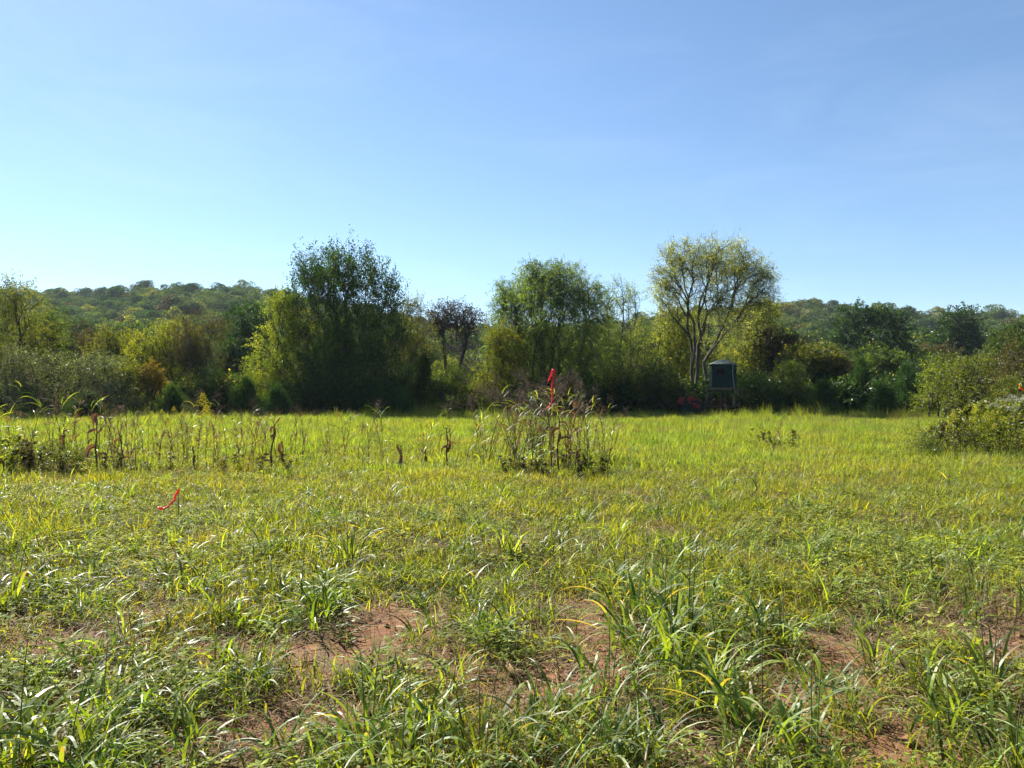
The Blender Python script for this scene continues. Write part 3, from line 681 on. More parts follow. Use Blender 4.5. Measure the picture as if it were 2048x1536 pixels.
def build_hill_wood():
    protos = []
    kk = [0, 0, 1, 1, 2, 3, 4, 5]
    for j, k in enumerate(kk): protos.append((k, *lumpy_crown(300 + j, KINDS[k][0], w=4.4 - 0.3 * (j % 3), h=8.0 + (j % 2))))
    rg = np.random.default_rng(5)
    pts = []
    for d in np.arange(118, 372, 6.2):
        w = X(2048 + 170, d)
        for x in np.arange(-w, w, 6.6): pts.append((x + rg.uniform(-2.6, 2.6), d + rg.uniform(-2.6, 2.6)))
    pts = np.array(pts)
    pick = rg.choice(8, len(pts), p=[0.24, 0.22, 0.2, 0.16, 0.08, 0.03, 0.05, 0.02])
    # stands of the same kind of tree hang together
    nn = noise2(pts[:, 0] * 0.03, pts[:, 1] * 0.05, 1.0, 9)
    pick = np.where((nn > 0.35) & (rg.random(len(pts)) < 0.6), rg.choice([2, 3, 4], len(pts)), pick)
    scl = rg.uniform(0.55, 1.3, len(pts)) * (0.9 + 0.1 * nn)
    big = rg.random(len(pts)) < 0.06
    scl = np.where(big, scl * 1.22, scl)
    px = CX + F * pts[:, 0] / pts[:, 1]
    inside = (px > -30) & (px < 2078)
    own = np.argsort(np.where(inside, pts[:, 1], 1e6))[:290]
    # plus the trees of the skyline stay in the mass; the nearest 290 are single trees
    isown = np.zeros(len(pts), bool); isown[own] = True
    for i in own:
        k, t, c = protos[pick[i]]
        x, y = pts[i]
        r = empty('hillside_tree', (x, y, float(gz(x, y))), rg.uniform(0, 6.28), f'{KINDS[k][1]} tree low on the hill, {side_phrase(px[i])}', 'tree', f'{KINDS[k][1]} trees on the lower slope')
        r.scale = (scl[i] * 1.05, scl[i] * 1.05, scl[i])
        mesh_obj('trunk', t, r); mesh_obj('crown', c, r)
    rest = ~isown
    P = np.column_stack([pts[rest], gz(pts[rest, 0], pts[rest, 1])])
    n = len(P)
    src = []
    for j, (k, t, c) in enumerate(protos):
        q = int(np.argmin(np.abs(P[:, 1] - 300) + np.abs(P[:, 0] - (j - 4) * 60)))
        o = bpy.data.objects.new('crown', c); COL.objects.link(o); o.location = P[q] + np.array([3.0, 3.0, 0]); o['kind'] = 'stuff'
        o.location.z = float(gz(o.location.x, o.location.y)); src.append(o)
    order = np.argsort([o.name for o in src]); inv = np.argsort(order)
    rot = np.zeros((n, 3)); rot[:, 2] = rg.uniform(0, 6.28, n)
    s = scl[rest]; S3 = np.column_stack([s * 1.05, s * 1.05, s])
    scatter('wooded_hillside', 'far wood of mixed green trees covering the upper hill', P, rot, S3, inv[pick[rest]], src)
build_hill_wood()

def build_undergrowth():
    """shady brush filling the floor of the wood"""
    rg = np.random.default_rng(8)
    src = []
    n = 520
    y = rg.uniform(49.5, 66, n); x = rg.uniform(-1, 1, n) * y * 0.78
    P = np.column_stack([x, y, gz(x, y)])
    for j in range(4):
        lobes = [[rg.normal(0, 0.8), rg.normal(0, 0.6), rg.uniform(0.5, 1.3), 0.9, 0.8, 0.7, 1] for _ in range(5)]
        t, c = tree_meshes('brush', lobes, 350 + j, n_tips=120, per=12, leaf=['leaf_dark', 'leaf_mid', 'leaf_dark', 'leaf_olive'][j], leafL=0.17, leafW=0.10, sl=0.6, stems=3, trunk_h=0.3)
        o = bpy.data.objects.new('brush', c); COL.objects.link(o); o['kind'] = 'stuff'; o.location = P[j]; src.append(o)
        bpy.data.meshes.remove(t)
    s = rg.uniform(0.8, 1.5, n)
    rot = np.zeros((n, 3)); rot[:, 2] = rg.uniform(0, 6.28, n)
    scatter('wood_undergrowth', 'shady brush on the floor of the wood', P, rot, np.column_stack([s * 1.2, s, s]), rg.integers(0, 4, n), src)
build_undergrowth()

# ------------------------------------------------------------------ grass
def tuft_mesh(seed, kind):
    rg = np.random.default_rng(seed)
    mb = MB()
    def blades(M_, rad, L, W, th, bend, K, twist=0.3, mat=0, tint=None, clump=0.5):
        r = rad * rg.random(M_) ** clump; a = rg.uniform(0, 6.28, M_)
        P = np.column_stack([np.cos(a) * r, np.sin(a) * r, np.full(M_, -0.01)])
        az = rg.uniform(0, 6.28, M_)
        V, Q, C = blade_arrays(P, az, rg.uniform(*L, M_), rg.uniform(*W, M_), rg.uniform(*th, M_), rg.uniform(*bend, M_), K, rg, twist)
        t = np.repeat(np.clip(rg.normal(0.45, 0.24, M_), 0, 1) if tint is None else rg.uniform(*tint, M_), K)
        mb.add(V, Q, t)
        return C
    if kind == 'fine':
        blades(70, 0.26, (0.06, 0.20), (0.004, 0.0075), (0.0, 0.8), (0.1, 1.6), 3)
        blades(55, 0.27, (0.07, 0.19), (0.006, 0.0105), (0.3, 1.3), (0.3, 1.5), 4, 0.8)
        return mb.mesh('fine_tuft', [M['grass']])
    if kind == 'far':
        blades(150, 0.5, (0.14, 0.36), (0.009, 0.014), (0.0, 0.4), (0.1, 1.1), 3)
        return mb.mesh('field_tuft', [M['grass_far']])
    if kind == 'broad':
        blades(17, 0.08, (0.2, 0.46), (0.010, 0.018), (0.1, 0.9), (0.7, 2.3), 7, 0.7)
        blades(8, 0.08, (0.1, 0.25), (0.007, 0.012), (0.1, 0.9), (0.3, 1.4), 4, 0.5)
        return mb.mesh('broad_tuft', [M['broad']])
    if kind == 'weed':
        n = 46
        r = 0.22 * rg.random(n) ** 0.5; a = rg.uniform(0, 6.28, n); z = rg.uniform(0.015, 0.13, n)
        for i in range(n):
            P = np.array([math.cos(a[i]) * r[i], math.sin(a[i]) * r[i], z[i]])
            m = rg.integers(3, 6); aa = rg.uniform(0, 6.28) + np.arange(m) * 6.28 / m
            Dv = unit(np.column_stack([np.cos(aa), np.sin(aa), rg.uniform(-0.2, 0.6, m)]))
            L = rg.uniform(0.016, 0.044, m)
            up = np.tile([0, 0, 1.0], (m, 1)) + rg.normal(0, 0.25, (m, 3))
            Sd = unit(np.cross(Dv, up)); Nn = np.cross(Sd, Dv)
            mid = P + Dv * L[:, None] * 0.5 - Nn * L[:, None] * 0.06
            V = np.stack([np.tile(P, (m, 1)), mid + Sd * L[:, None] * 0.26, P + Dv * L[:, None], mid - Sd * L[:, None] * 0.26], 1).reshape(-1, 3)
            mb.add(V, np.arange(4 * m).reshape(m, 4), np.clip(rg.normal(0.45, 0.25, m), 0, 1))
        return mb.mesh('weed_patch', [M['weed']])
    if kind == 'straw':
        n = 60
        r = 0.26 * rg.random(n) ** 0.5; a = rg.uniform(0, 6.28, n)
        P = np.column_stack([np.cos(a) * r, np.sin(a) * r, rg.uniform(0.0, 0.03, n)])
        V, Q, C = blade_arrays(P, rg.uniform(0, 6.28, n), rg.uniform(0.05, 0.2, n), rg.uniform(0.002, 0.005, n), rg.uniform(1.1, 1.55, n), rg.uniform(-0.1, 0.5, n), 3, rg, 0.8)
        mb.add(V, Q, np.repeat(rg.random(n), 3))
        return mb.mesh('straw_patch', [M['straw']])
    if kind == 'seedy':
        C = blades(9, 0.12, (0.22, 0.45), (0.002, 0.003), (0.0, 0.3), (0.1, 0.7), 4, 0)
        tips = C[:, -1]; froms = C[:, -2]
        V, Q, t, _, _ = foliage(tips, froms, rg, 4, 8, 0.07, 0.008, 0.004, 0.1, 0.8, 0.6)
        mb.add(V, Q, t)
        return mb.mesh('seedy_tuft', [M['straw']])
    if kind == 'brownstem':
        blades(16, 0.16, (0.08, 0.22), (0.003, 0.005), (0.0, 0.5), (0.0, 0.5), 3, 0.4, tint=(0, 0.9))
        blades(16, 0.2, (0.06, 0.16), (0.004, 0.007), (0.4, 1.3), (0.2, 1.2), 3, 0.6, tint=(0, 0.9))
        return mb.mesh('brown_stubble', [M['stalk_dead']])
    if kind == 'tall':
        blades(46, 0.3, (0.35, 0.75), (0.008, 0.014), (0.0, 0.35), (0.2, 1.4), 5, 0.5)
        return mb.mesh('tall_tuft', [M['grass_far']])
def spread_pts(n, y0, y1, rg, margin=1.12, power=1.0):
    """uniform over the part of the field in view plus a margin"""
    y = np.sqrt(rg.random(n) * (y1 ** 2 - y0 ** 2) + y0 ** 2) if power == 1.0 else y0 + (y1 - y0) * rg.random(n) ** power
    x = rg.uniform(-1, 1, n) * (y * 1024 / F * margin + 0.6)
    return x, y
def sources_of(kind, n, seed, name, spots):
    out = []
    for j in range(n):
        o = bpy.data.objects.new(name, tuft_mesh(seed + j, kind)); COL.objects.link(o)
        x, y = spots[j % len(spots)]
        o.location = (x, y, float(gz(x, y))); o['kind'] = 'stuff'
        out.append(o)
    return out
def layer(name, label, kind, n_src, seed, x, y, s, zs=None, tilt=0.12):
    rg = np.random.default_rng(seed + 900)
    n = len(x)
    P = np.column_stack([x, y, gz(x, y)])
    rot = np.column_stack([rg.normal(0, tilt, n), rg.normal(0, tilt, n), rg.uniform(0, 6.28, n)])
    zs = np.ones(n) if zs is None else zs
    S = np.column_stack([s, s, s * zs])
    src = sources_of(kind, n_src, seed, name + '_tuft', [(x[i], y[i]) for i in range(min(n, n_src))])
    scatter(name, label, P, rot, S, rg.integers(0, n_src, n), src)
def build_grass():
    rg = np.random.default_rng(31)
    # fine grass, near and middle
    bare = lambda x, y: np.clip(1 - 1.9 * soil(x, y), 0.0, 1)
    x, y = spread_pts(14000, 2.0, 21, rg)
    dens = np.clip(0.6 + 0.6 * noise2(x, y, 0.9, 1) + 0.75 * noise2(x, y, 3.4, 71) + np.clip((y - 9) / 8, 0, 0.5), 0.04, 1.2) * bare(x, y) * (1 - 0.7 * dry(x, y)) * np.clip((y + 1) / 7, 0.45, 1)
    k = rg.random(len(x)) < dens
    x, y = x[k], y[k]
    layer('short_grass', 'short fine green grass over the near field', 'fine', 6, 400, x, y, rg.uniform(0.7, 1.3, len(x)), rg.uniform(0.7, 1.25, len(x)) * (1 + 0.35 * noise2(x, y, 0.7, 8) + 0.4 * noise2(x, y, 2.6, 72)))
    # field grass, middle to far
    x, y = spread_pts(17000, 13, 58, rg)
    dens = np.clip((y - 12) / 6, 0.08, 1) * (1 - 0.8 * dry(x, y)) * np.clip(0.85 + 0.8 * noise2(x, y, 1.7, 73), 0.15, 1)
    k = rg.random(len(x)) < dens
    x, y = x[k], y[k]
    hh = rg.uniform(0.6, 1.1, len(x)) * (0.95 + 0.4 * noise2(x, y, 0.35, 12) + 0.35 * noise2(x, y, 1.3, 74)) * np.where(y < 20, 0.75, 1.0)
    layer('field_grass', 'bright yellow-green meadow grass stretching to the wood', 'far', 6, 420, x, y, rg.uniform(0.75, 1.2, len(x)), hh)
    # taller grass: along the wood edge, in the left half of the field, in a lush patch before the blind
    x, y = spread_pts(5200, 17, 50, rg)
    lush = np.exp(-(((x - X(1500, 27)) / 3.2) ** 2 + ((y - 27) / 5) ** 2))
    left = ((x < X(640, 1) * y) & (y > 18) & (y < 40)) * 0.7
    edge = (y > 41) * 0.8
    k = rg.random(len(x)) < np.clip(lush * 1.0 + left + edge, 0, 1)
    x, y = x[k], y[k]
    layer('tall_grass', 'taller lush grass in the meadow and along the wood edge', 'tall', 5, 440, x, y, rg.uniform(0.7, 1.15, len(x)), rg.uniform(0.5, 1.0, len(x)) * (1 + 1.3 * np.clip(noise2(x, y, 0.6, 33), 0, 1) * (y > 38)))
    # small broad-bladed tufts
    x, y = spread_pts(11000, 2.0, 17, rg)
    dens = np.clip(0.5 + 0.6 * noise2(x, y, 0.55, 2), 0.1, 1) * np.clip(1 - 1.4 * soil(x, y), 0.03, 1) * (1 - 0.8 * dry(x, y)) * np.clip(1.35 - y / 13, 0.2, 1)
    k = rg.random(len(x)) < dens
    x, y = x[k], y[k]
    layer('broad_bladed_grass', 'broad-bladed arching grass in small tufts between the soil patches', 'broad', 9, 460, x, y, rg.uniform(0.36, 0.92, len(x)) * (1 + 0.25 * (rg.random(len(x)) < 0.15)), rg.uniform(0.7, 1.1, len(x)))
    # leafy weeds
    x, y = spread_pts(6500, 2.2, 17, rg)
    pxx = CX + F * x / y; pyy = HZ + EYE * F / y
    zone = np.exp(-(((pxx - 1750) / 260) ** 2 + ((pyy - 1140) / 75) ** 2)) + 0.5 * np.exp(-(((pxx - 250) / 260) ** 2 + ((pyy - 1090) / 60) ** 2))
    dens = np.clip(0.34 - 0.022 * y + 0.35 * noise2(x, y, 0.8, 4) + zone, 0.02, 1) * np.clip(1 - 1.4 * soil(x, y), 0.03, 1)
    k = rg.random(len(x)) < dens
    x, y = x[k], y[k]
    layer('leafy_weeds', 'low small-leaved weeds carpeting the ground', 'weed', 6, 480, x, y, rg.uniform(0.7, 1.3, len(x)))
    # dead straw and stubble
    x, y = spread_pts(5000, 2.0, 15, rg)
    dens = np.clip(0.45 + 0.3 * noise2(x, y, 1.2, 6) + 0.4 * dry(x, y), 0, 1)
    k = rg.random(len(x)) < dens
    x, y = x[k], y[k]
    layer('dead_straw', 'dead straw littering the red soil', 'straw', 5, 500, x, y, rg.uniform(0.7, 1.4, len(x)), tilt=0.05)
    x, y = spread_pts(4200, 2.5, 34, rg)
    k = rg.random(len(x)) < np.clip(0.12 + 0.15 * noise2(x, y, 0.8, 7) + 0.9 * dry(x, y), 0, 1)
    x, y = x[k], y[k]
    layer('brown_stubble', 'brown dead stubble in the dry patches', 'brownstem', 5, 520, x, y, rg.uniform(0.8, 1.5, len(x)))
    x, y = spread_pts(6500, 4, 40, rg)
    k = rg.random(len(x)) < np.clip(0.1 + 0.9 * noise2(x, y, 0.45, 81), 0.03, 0.8)
    x, y = x[k], y[k]
    layer('seeding_grass', 'thin seeding grass stems among the meadow grass', 'seedy', 5, 540, x, y, rg.uniform(0.8, 1.3, len(x)))
build_grass()

# ------------------------------------------------------------------ big broad-bladed clumps of the foreground
def big_clump(seed, n, L, W, rad, stems=2, th=(0.05, 0.65), bend=(0.5, 2.0)):
    rg = np.random.default_rng(seed)
    mb = MB()
    # blades leave short culms
    r = rad * rg.random(n) ** 0.6; a = rg.uniform(0, 6.28, n)
    P = np.column_stack([np.cos(a) * r, np.sin(a) * r, rg.uniform(-0.02, 0.12, n)])
    az = a + rg.normal(0, 0.9, n)
    Ls = rg.uniform(*L, n)
    V, Q, C = blade_arrays(P, az, Ls, rg.uniform(*W, n), rg.uniform(*th, n), rg.uniform(*bend, n), 9, rg, 0.6)
    tt = np.repeat(np.clip(rg.normal(0.45, 0.24, n), 0, 0.9), 9).reshape(n, 9); tt[rg.random(n) < 0.3, 7:] = 0.99; tt[rg.random(n) < 0.12, 4:] = 0.99
    mb.add(V, Q, tt.ravel())
    m = n // 2
    r = rad * rg.random(m); a = rg.uniform(0, 6.28, m)
    V, Q, C = blade_arrays(np.column_stack([np.cos(a) * r, np.sin(a) * r, np.zeros(m)]), rg.uniform(0, 6.28, m), rg.uniform(L[0] * 0.4, L[0] * 0.9, m), rg.uniform(W[0] * 0.6, W[1] * 0.7, m), rg.uniform(0.2, 1.1, m), rg.uniform(0.4, 1.6, m), 5, rg, 0.6)
    mb.add(V, Q, np.repeat(np.clip(rg.normal(0.5, 0.28, m), 0, 1), 5))
    fol = mb.mesh('clump_blades', [M['broad']])
    st = MB()
    for k in range(stems):
        a = rg.uniform(0, 6.28); h = L[1] * rg.uniform(0.85, 1.25); ln = rg.uniform(0.03, 0.25) * h
        p = [(math.cos(a) * (0.03 + ln * t * t), math.sin(a) * (0.03 + ln * t * t), h * t - 0.02) for t in np.linspace(0, 1, 6)]
        st.tube(p, np.linspace(0.004, 0.0018, 6), 5, 0.4)
    return fol, st.mesh('clump_stems', [M['stem']], True)
def build_clumps():
    vs_ = [big_clump(600 + i, 30 + 5 * (i % 3), (0.22, 0.5), (0.011, 0.022), 0.17, 1 + i % 2, (0.1, 0.85), (0.9, 2.5)) for i in range(9)]
    spots = [(600, 1235, 1.0, 'tuft of arching grass left of the middle, behind the red soil patch'), (545, 1215, 0.8, 'smaller arching tuft touching the left-middle tuft'),
             (1290, 1330, 1.2, 'tallest broad-bladed clump right of the middle'), (1375, 1290, 1.15, 'broad-bladed clump right beside the tallest clump'), (1330, 1215, 1.1, 'broad-bladed clump just behind the tallest clump'),
             (1215, 1390, 0.9, 'broad-bladed clump in front of the tallest clump'), (1440, 1370, 0.95, 'low spreading clump at the right foot of the tallest clump'),
             (740, 1505, 0.85, 'bright green tuft at the bottom, left of the middle'), (860, 1475, 0.7, 'tuft at the bottom middle with white glints'), (1060, 1500, 0.85, 'arching tuft at the bottom, right of the middle'),
             (1290, 1525, 0.8, 'tuft with one white glinting blade at the bottom'), (1520, 1490, 1.05, 'leaning light green clump at the bottom right of the middle'), (1620, 1530, 0.9, 'tuft beside the bare soil at the bottom right'),
             (30, 1215, 1.2, 'tall clump at the left edge halfway down the field'), (110, 1195, 0.9, 'clump with an upright blade near the left edge'), (250, 1290, 0.7, 'tuft at the left end of the bare soil strip'),
             (700, 1140, 1.0, 'bluish green clump behind the left-middle tuft'), (1010, 1120, 1.0, 'bright clump in the middle of the field'), (930, 1130, 0.9, 'bright clump left of the middle one in the field'),
             (1100, 1125, 0.95, 'bright clump right of the middle one in the field'), (400, 1190, 0.85, 'tuft with drooping pale blades on the left'), (30, 1560, 1.0, 'large arching clump in the bottom left corner'),
             (130, 1575, 0.95, 'clump with one long leaning blade at the bottom left'), (380, 1530, 0.75, 'low tuft at the bottom left'), (1850, 1395, 0.85, 'tuft on the right above the bare soil'),
             (1980, 1420, 0.95, 'clump near the right edge low down'), (1750, 1350, 0.7, 'small tuft beside the bare soil at the right'), (2020, 1545, 0.9, 'arching clump in the bottom right corner'),
             (500, 1390, 0.7, 'tuft in front of the bare soil strip'), (1560, 1300, 0.85, 'slender tuft with one tall thin stem on the right'), (260, 1410, 0.65, 'leafy tuft with one white blade at the left'),
             (1700, 1450, 0.7, 'tuft between two bare soil patches at the right'), (980, 1290, 0.7, 'thin tuft on the bare soil in the middle'), (1370, 1130, 0.95, 'tuft with one very tall blade right of the middle'),
             (1265, 1270, 1.1, 'dark-hearted clump at the back left of the tallest clump'), (1345, 1345, 1.15, 'front one of the dense clumps right of the middle'), (1410, 1240, 1.0, 'dense clump at the back right of the tallest clump'), (1480, 1290, 0.9, 'outermost clump on the right of the dense group'),
             (1320, 1270, 1.1, 'clump in the heart of the dense group right of the middle'), (1240, 1190, 0.9, 'clump with pale arching blades at the back of the dense group'), (1410, 1425, 1.0, 'clump at the front right of the dense group'),
             (640, 1260, 0.9, 'right-hand companion of the left-middle tuft'), (660, 1190, 0.9, 'tuft straight behind the left-middle tuft'), (960, 1540, 0.85, 'tuft cut by the bottom edge in the middle'), (800, 1545, 0.9, 'tuft cut by the bottom edge left of the middle'),
             (1130, 1440, 0.85, 'tuft with a bent glinting blade low in the middle'), (1180, 1540, 0.8, 'tuft cut by the bottom edge right of the middle'), (200, 1480, 0.8, 'leafy tuft low at the left'), (440, 1260, 0.75, 'tuft on the left between two soil strips'),
             (900, 1380, 0.75, 'tuft between the middle soil patches'), (1900, 1480, 0.85, 'tuft low at the right beside the bare corner patch'), (1640, 1410, 0.8, 'tuft standing before the right soil patch')]
    for i, (px, py, s, lab) in enumerate(spots):
        d = D(py); x = X(px, d)
        f, st = vs_[i % 9]
        r = empty('grass_clump', (x, d, float(gz(x, d))), i * 1.37, lab, 'grass clump', 'broad-bladed grass clumps in the foreground')
        r.scale = (s * 0.95, s * 0.95, s * 0.95)
        o = mesh_obj('foliage', f, r); o['kind'] = 'stuff'
        mesh_obj('stem', st, r)
build_clumps()

# ------------------------------------------------------------------ tall weeds of the middle distance
def stalk_proto(seed, h, nleaf, lean, head=True, dead=False, leafW=0.016, leafL=(0.35, 0.6)):
    rg = np.random.default_rng(seed)
    t = np.linspace(0, 1, 9)
    cx_ = lean * h * t ** 1.7; cz_ = h * t * (1 - 0.12 * lean)
    path = np.column_stack([cx_, 0.03 * h * np.sin(t * 5 + seed), cz_ - 0.03])
    mb = MB(); mb.tube(path, np.linspace(0.0085, 0.0035, 9), 5, 0.4)
    stem = mb.mesh('stalk_stem', [M['stalk_dead'] if dead else M['stem']], True)
    u = np.sort(rg.uniform(0.12, 0.95, nleaf))
    P = np.column_stack([np.interp(u, t, path[:, k]) for k in range(3)])
    V, Q, C = blade_arrays(P, rg.uniform(0, 6.28, nleaf), rg.uniform(*leafL, nleaf), np.full(nleaf, leafW) * rg.uniform(0.7, 1.2, nleaf), rg.uniform(0.25, 0.8, nleaf), rg.uniform(0.9, 2.1, nleaf), 8, rg, 0.8)
    mb = MB(); mb.add(V, Q, np.repeat(rg.random(nleaf), 8))
    fol = mb.mesh('stalk_blades', [M['stalk_dead'] if dead else M['broad']])
    hd = None
    if head:
        n = 26; tt = rg.uniform(0, 1, n)
        top = path[-1]; dirv = unit(path[-1] - path[-2])
        root = top + dirv * (tt[:, None] * 0.3 - 0.06)
        tips = root + unit(rg.normal(size=(n, 3)) + dirv * 1.2) * (0.14 * (1 - 0.6 * tt))[:, None]
        mb = MB()
        V, Q = curve_tubes([(a, b, 0.0015, 0.0008) for a, b in zip(root, tips)], rg, 3, 3); mb.add(V, Q, 0.3)
        mb.tube([top, top + dirv * 0.26], [0.0025, 0.001], 4, 0.3)
        V, Q, tn, _, _ = foliage(tips, root, rg, 3, 9, 0.07, 0.012, 0.005, 0.3, 0.9, 0.35); mb.add(V, Q, tn)
        hd = mb.mesh('stalk_panicle', [M['seed']])
    return stem, fol, hd
def put_stalk(name, label, cat, group, proto, px, py, rz, s, nudge=0.0):
    d = D(py) + nudge; x = X(px, d)
    r = empty(name, (x, d, float(gz(x, d))), rz, label, cat, group)
    r.scale = (s, s, s)
    mesh_obj('stem', proto[0], r); o = mesh_obj('foliage', proto[1], r)
    if proto[2]: mesh_obj('seed_head', proto[2], r)
    return r
def build_tall_weeds():
    rg = np.random.default_rng(41)
    green = [stalk_proto(700 + i, 1.45 + 0.12 * i, 13, 0.12 + 0.09 * (i % 4), head=True, leafW=0.021) for i in range(6)]
    dead = [stalk_proto(720 + i, 1.15 + 0.12 * i, 13, 0.05 + 0.1 * (i % 3), head=i % 2 == 0, dead=True, leafW=0.026, leafL=(0.25, 0.6)) for i in range(5)]
    bare = [stalk_proto(740 + i, 0.9 + 0.15 * i, 3, 0.08 * i, head=True, dead=True, leafW=0.008, leafL=(0.15, 0.3)) for i in range(3)]
    # the central stand of tall grass
    for i in range(82):
        px = rg.normal(1100, 62) if i < 58 else rg.uniform(950, 1225)
        px = float(np.clip(px, 945, 1228))
        edge = abs(px - 1100) / 130
        py = rg.uniform(905, 955)
        k = rg.random()
        pr = green[rg.integers(6)] if k < 0.32 else (dead[rg.integers(5)] if k < 0.85 else bare[rg.integers(3)])
        kind = 'green' if k < 0.32 else 'dead brown'
        s = rg.uniform(0.82, 1.05) * (1.08 - 0.3 * edge)
        nm, gp = ('tall_grass_stalk', 'tall grass stalks in the central stand')
        sd = 'left end' if px < 1030 else ('left half' if px < 1085 else ('middle' if px < 1125 else ('right half' if px < 1170 else 'right end')))
        put_stalk(nm, f'{kind} stalk at the {sd} of the stand around the red tape', 'grass stalk', f'{kind} stalks in the {sd} of the central stand', pr, px, py, rg.uniform(-0.6, 0.6) + (math.pi if rg.random() < 0.5 else 0), s)
    # thin see-through row at the left
    for i in range(120):
        px = float(rg.uniform(-5, 615)) if i < 100 else float(rg.uniform(620, 950))
        k = rg.random(); pr = dead[rg.integers(5)] if k < 0.45 else (bare[rg.integers(3)] if k < 0.75 else green[rg.integers(6)])
        kind = 'brown leafy' if k < 0.45 else ('bare seeding' if k < 0.75 else 'green')
        wh = 'left of the curled corn' if px < 190 else ('curled corn to goldenrods' if px < 390 else ('around the tall dark corn stalk' if px < 620 else 'left of the central stand'))
        put_stalk('tall_grass_stalk', f'{kind} stalk in the thin weed row, {wh}', 'grass stalk', f'{kind} stalks in the thin row, {wh}', pr, px, rg.uniform(900, 950), rg.uniform(0, 6.28), rg.uniform(0.55, 1.0) if px < 300 else rg.uniform(0.5, 0.85))
    # dark seed plumes behind it (purplish haze in the photo)
    pl = [stalk_proto(760 + i, 1.9, 3, 0.3 + 0.1 * i, head=True, dead=True, leafW=0.008) for i in range(3)]
    for i in range(17):
        px = rg.uniform(965, 1105); d = rg.uniform(15.0, 17.5)
        x = X(px, d); r = empty('plume_grass_stalk', (x, d, float(gz(x, d))), rg.uniform(-0.5, 0.5), 'purplish seed plume rising at the back left of the central stand', 'grass stalk', 'seed plumes at the back of the central stand')
        sc = (Z(rg.uniform(740, 800), d)) / 2.0; r.scale = (sc, sc, sc); p = pl[i % 3]
        mesh_obj('stem', p[0], r); mesh_obj('seed_head', p[2], r)
        h2 = mesh_obj('seed_head', p[2], r); h2.location = (-0.12, 0.03, -0.16); h2.rotation_euler = (0, 0, 2.1)
    # scattered stalks left and right of it
    L = [(30, 935, 1.05, 'g', 'leaning yellow-green stalk near the left edge'), (62, 930, 1.1, 'g', 'upright yellow-green stalk near the left edge'), (5, 950, 1.0, 'g', 'green stalk cut by the left edge'), (118, 945, 0.8, 'd', 'brown stalk above the dark bramble'),
         (205, 945, 0.95, 'g', 'leaning stalk behind the curled dead corn stalk'), (262, 935, 0.9, 'd', 'bare stalk right of the second dead corn stalk'), (290, 930, 0.85, 'd', 'thin brown stalk left of the goldenrods'),
         (455, 935, 0.8, 'g', 'arching yellow stalk between the goldenrod and the tall dead corn stalk'), (480, 945, 0.75, 'g', 'arching green stalk beside the tall dead corn stalk'), (505, 950, 0.8, 'd', 'brown arching stalk just left of the tall dead corn stalk'),
         (660, 905, 1.0, 'b', 'seed plume against the biggest dark tree'), (690, 920, 1.0, 'd', 'arching stalk with drooping blades left of the middle'), (725, 915, 0.95, 'b', 'thin seeding stalk left of the middle'), (738, 900, 0.9, 'g', 'green stalk with a bent leaf left of the middle'),
         (765, 935, 0.75, 'd', 'slanting brown stalk left of the middle'), (930, 945, 1.0, 'g', 'feathery stalk left of the central stand'), (975, 930, 0.95, 'g', 'green leaning stalk at the left end of the central stand'),
         (1545, 915, 0.8, 'd', 'dark stalk in the lush patch before the blind'), (1560, 905, 0.85, 'b', 'twin seeding stalk in the lush patch before the blind'), (1530, 900, 0.8, 'b', 'seeding stalk at the back of the lush patch'),
         (1895, 915, 1.0, 'd', 'dead leaning stalk left of the white flowers'), (1930, 910, 1.0, 'g', 'green stalk in the right thicket'), (1975, 905, 1.15, 'g', 'tall green stalk in the right thicket'), (2010, 915, 1.1, 'g', 'tall leaning stalk in the right thicket by the edge'),
         (1845, 905, 0.65, 'd', 'hooked dark stalk at the left end of the right thicket'), (1430, 880, 0.6, 'b', 'small seeding stalk below the hunting blind')]
    for i, (px, py, s, k, lab) in enumerate(L):
        pr = {'g': green, 'd': dead, 'b': bare}[k]
        put_stalk('tall_grass_stalk', lab, 'grass stalk', 'scattered tall grass stalks across the field', pr[i % len(pr)], px, py, (0 if i % 2 else math.pi) + rg.uniform(-0.5, 0.5), s * 0.85)
build_tall_weeds()

def strip(path, W, roll=0.0, name='leaf', mat='husk', parent=None, tint=0.5):
    """a dry leaf or tape: folded ribbon along a path, with thickness from its V section"""
    path = np.asarray(path, float); n = len(path)
    T = unit(np.gradient(path, axis=0)); W = np.broadcast_to(W, (n,))
    side = unit(np.cross(T, np.array([0.15, 1.0, 0.1])) + 1e-6)
    ang = np.linspace(0, roll, n)[:, None]
    nn = np.cross(T, side); S = side * np.cos(ang) + nn * np.sin(ang); Nn = np.cross(T, S)
    A = path + S * W[:, None] / 2; B = path - S * W[:, None] / 2; C = path + Nn * W[:, None] * 0.22
    V = np.stack([A, C, B], 1).reshape(-1, 3)
    i = np.arange(n * 3).reshape(n, 3)
    Q = np.concatenate([np.stack([i[:-1, 0], i[:-1, 1], i[1:, 1], i[1:, 0]], -1), np.stack([i[:-1, 1], i[:-1, 2], i[1:, 2], i[1:, 1]], -1)])
    mb = MB(); mb.add(V, Q, tint)
    return mesh_obj(name, mb.mesh(name, [M[mat]], True), parent)
def arc(x0, z0, dx, up, drop, n=12, dy=0.0):
    t = np.linspace(0, 1, n)
    return np.column_stack([x0 + dx * np.sin(t * 1.57) ** 0.8 + 0.01 * np.sin(t * 9), dy * t, z0 + up * np.sin(t * 1.9) * 1.0 - drop * t ** 2.2])
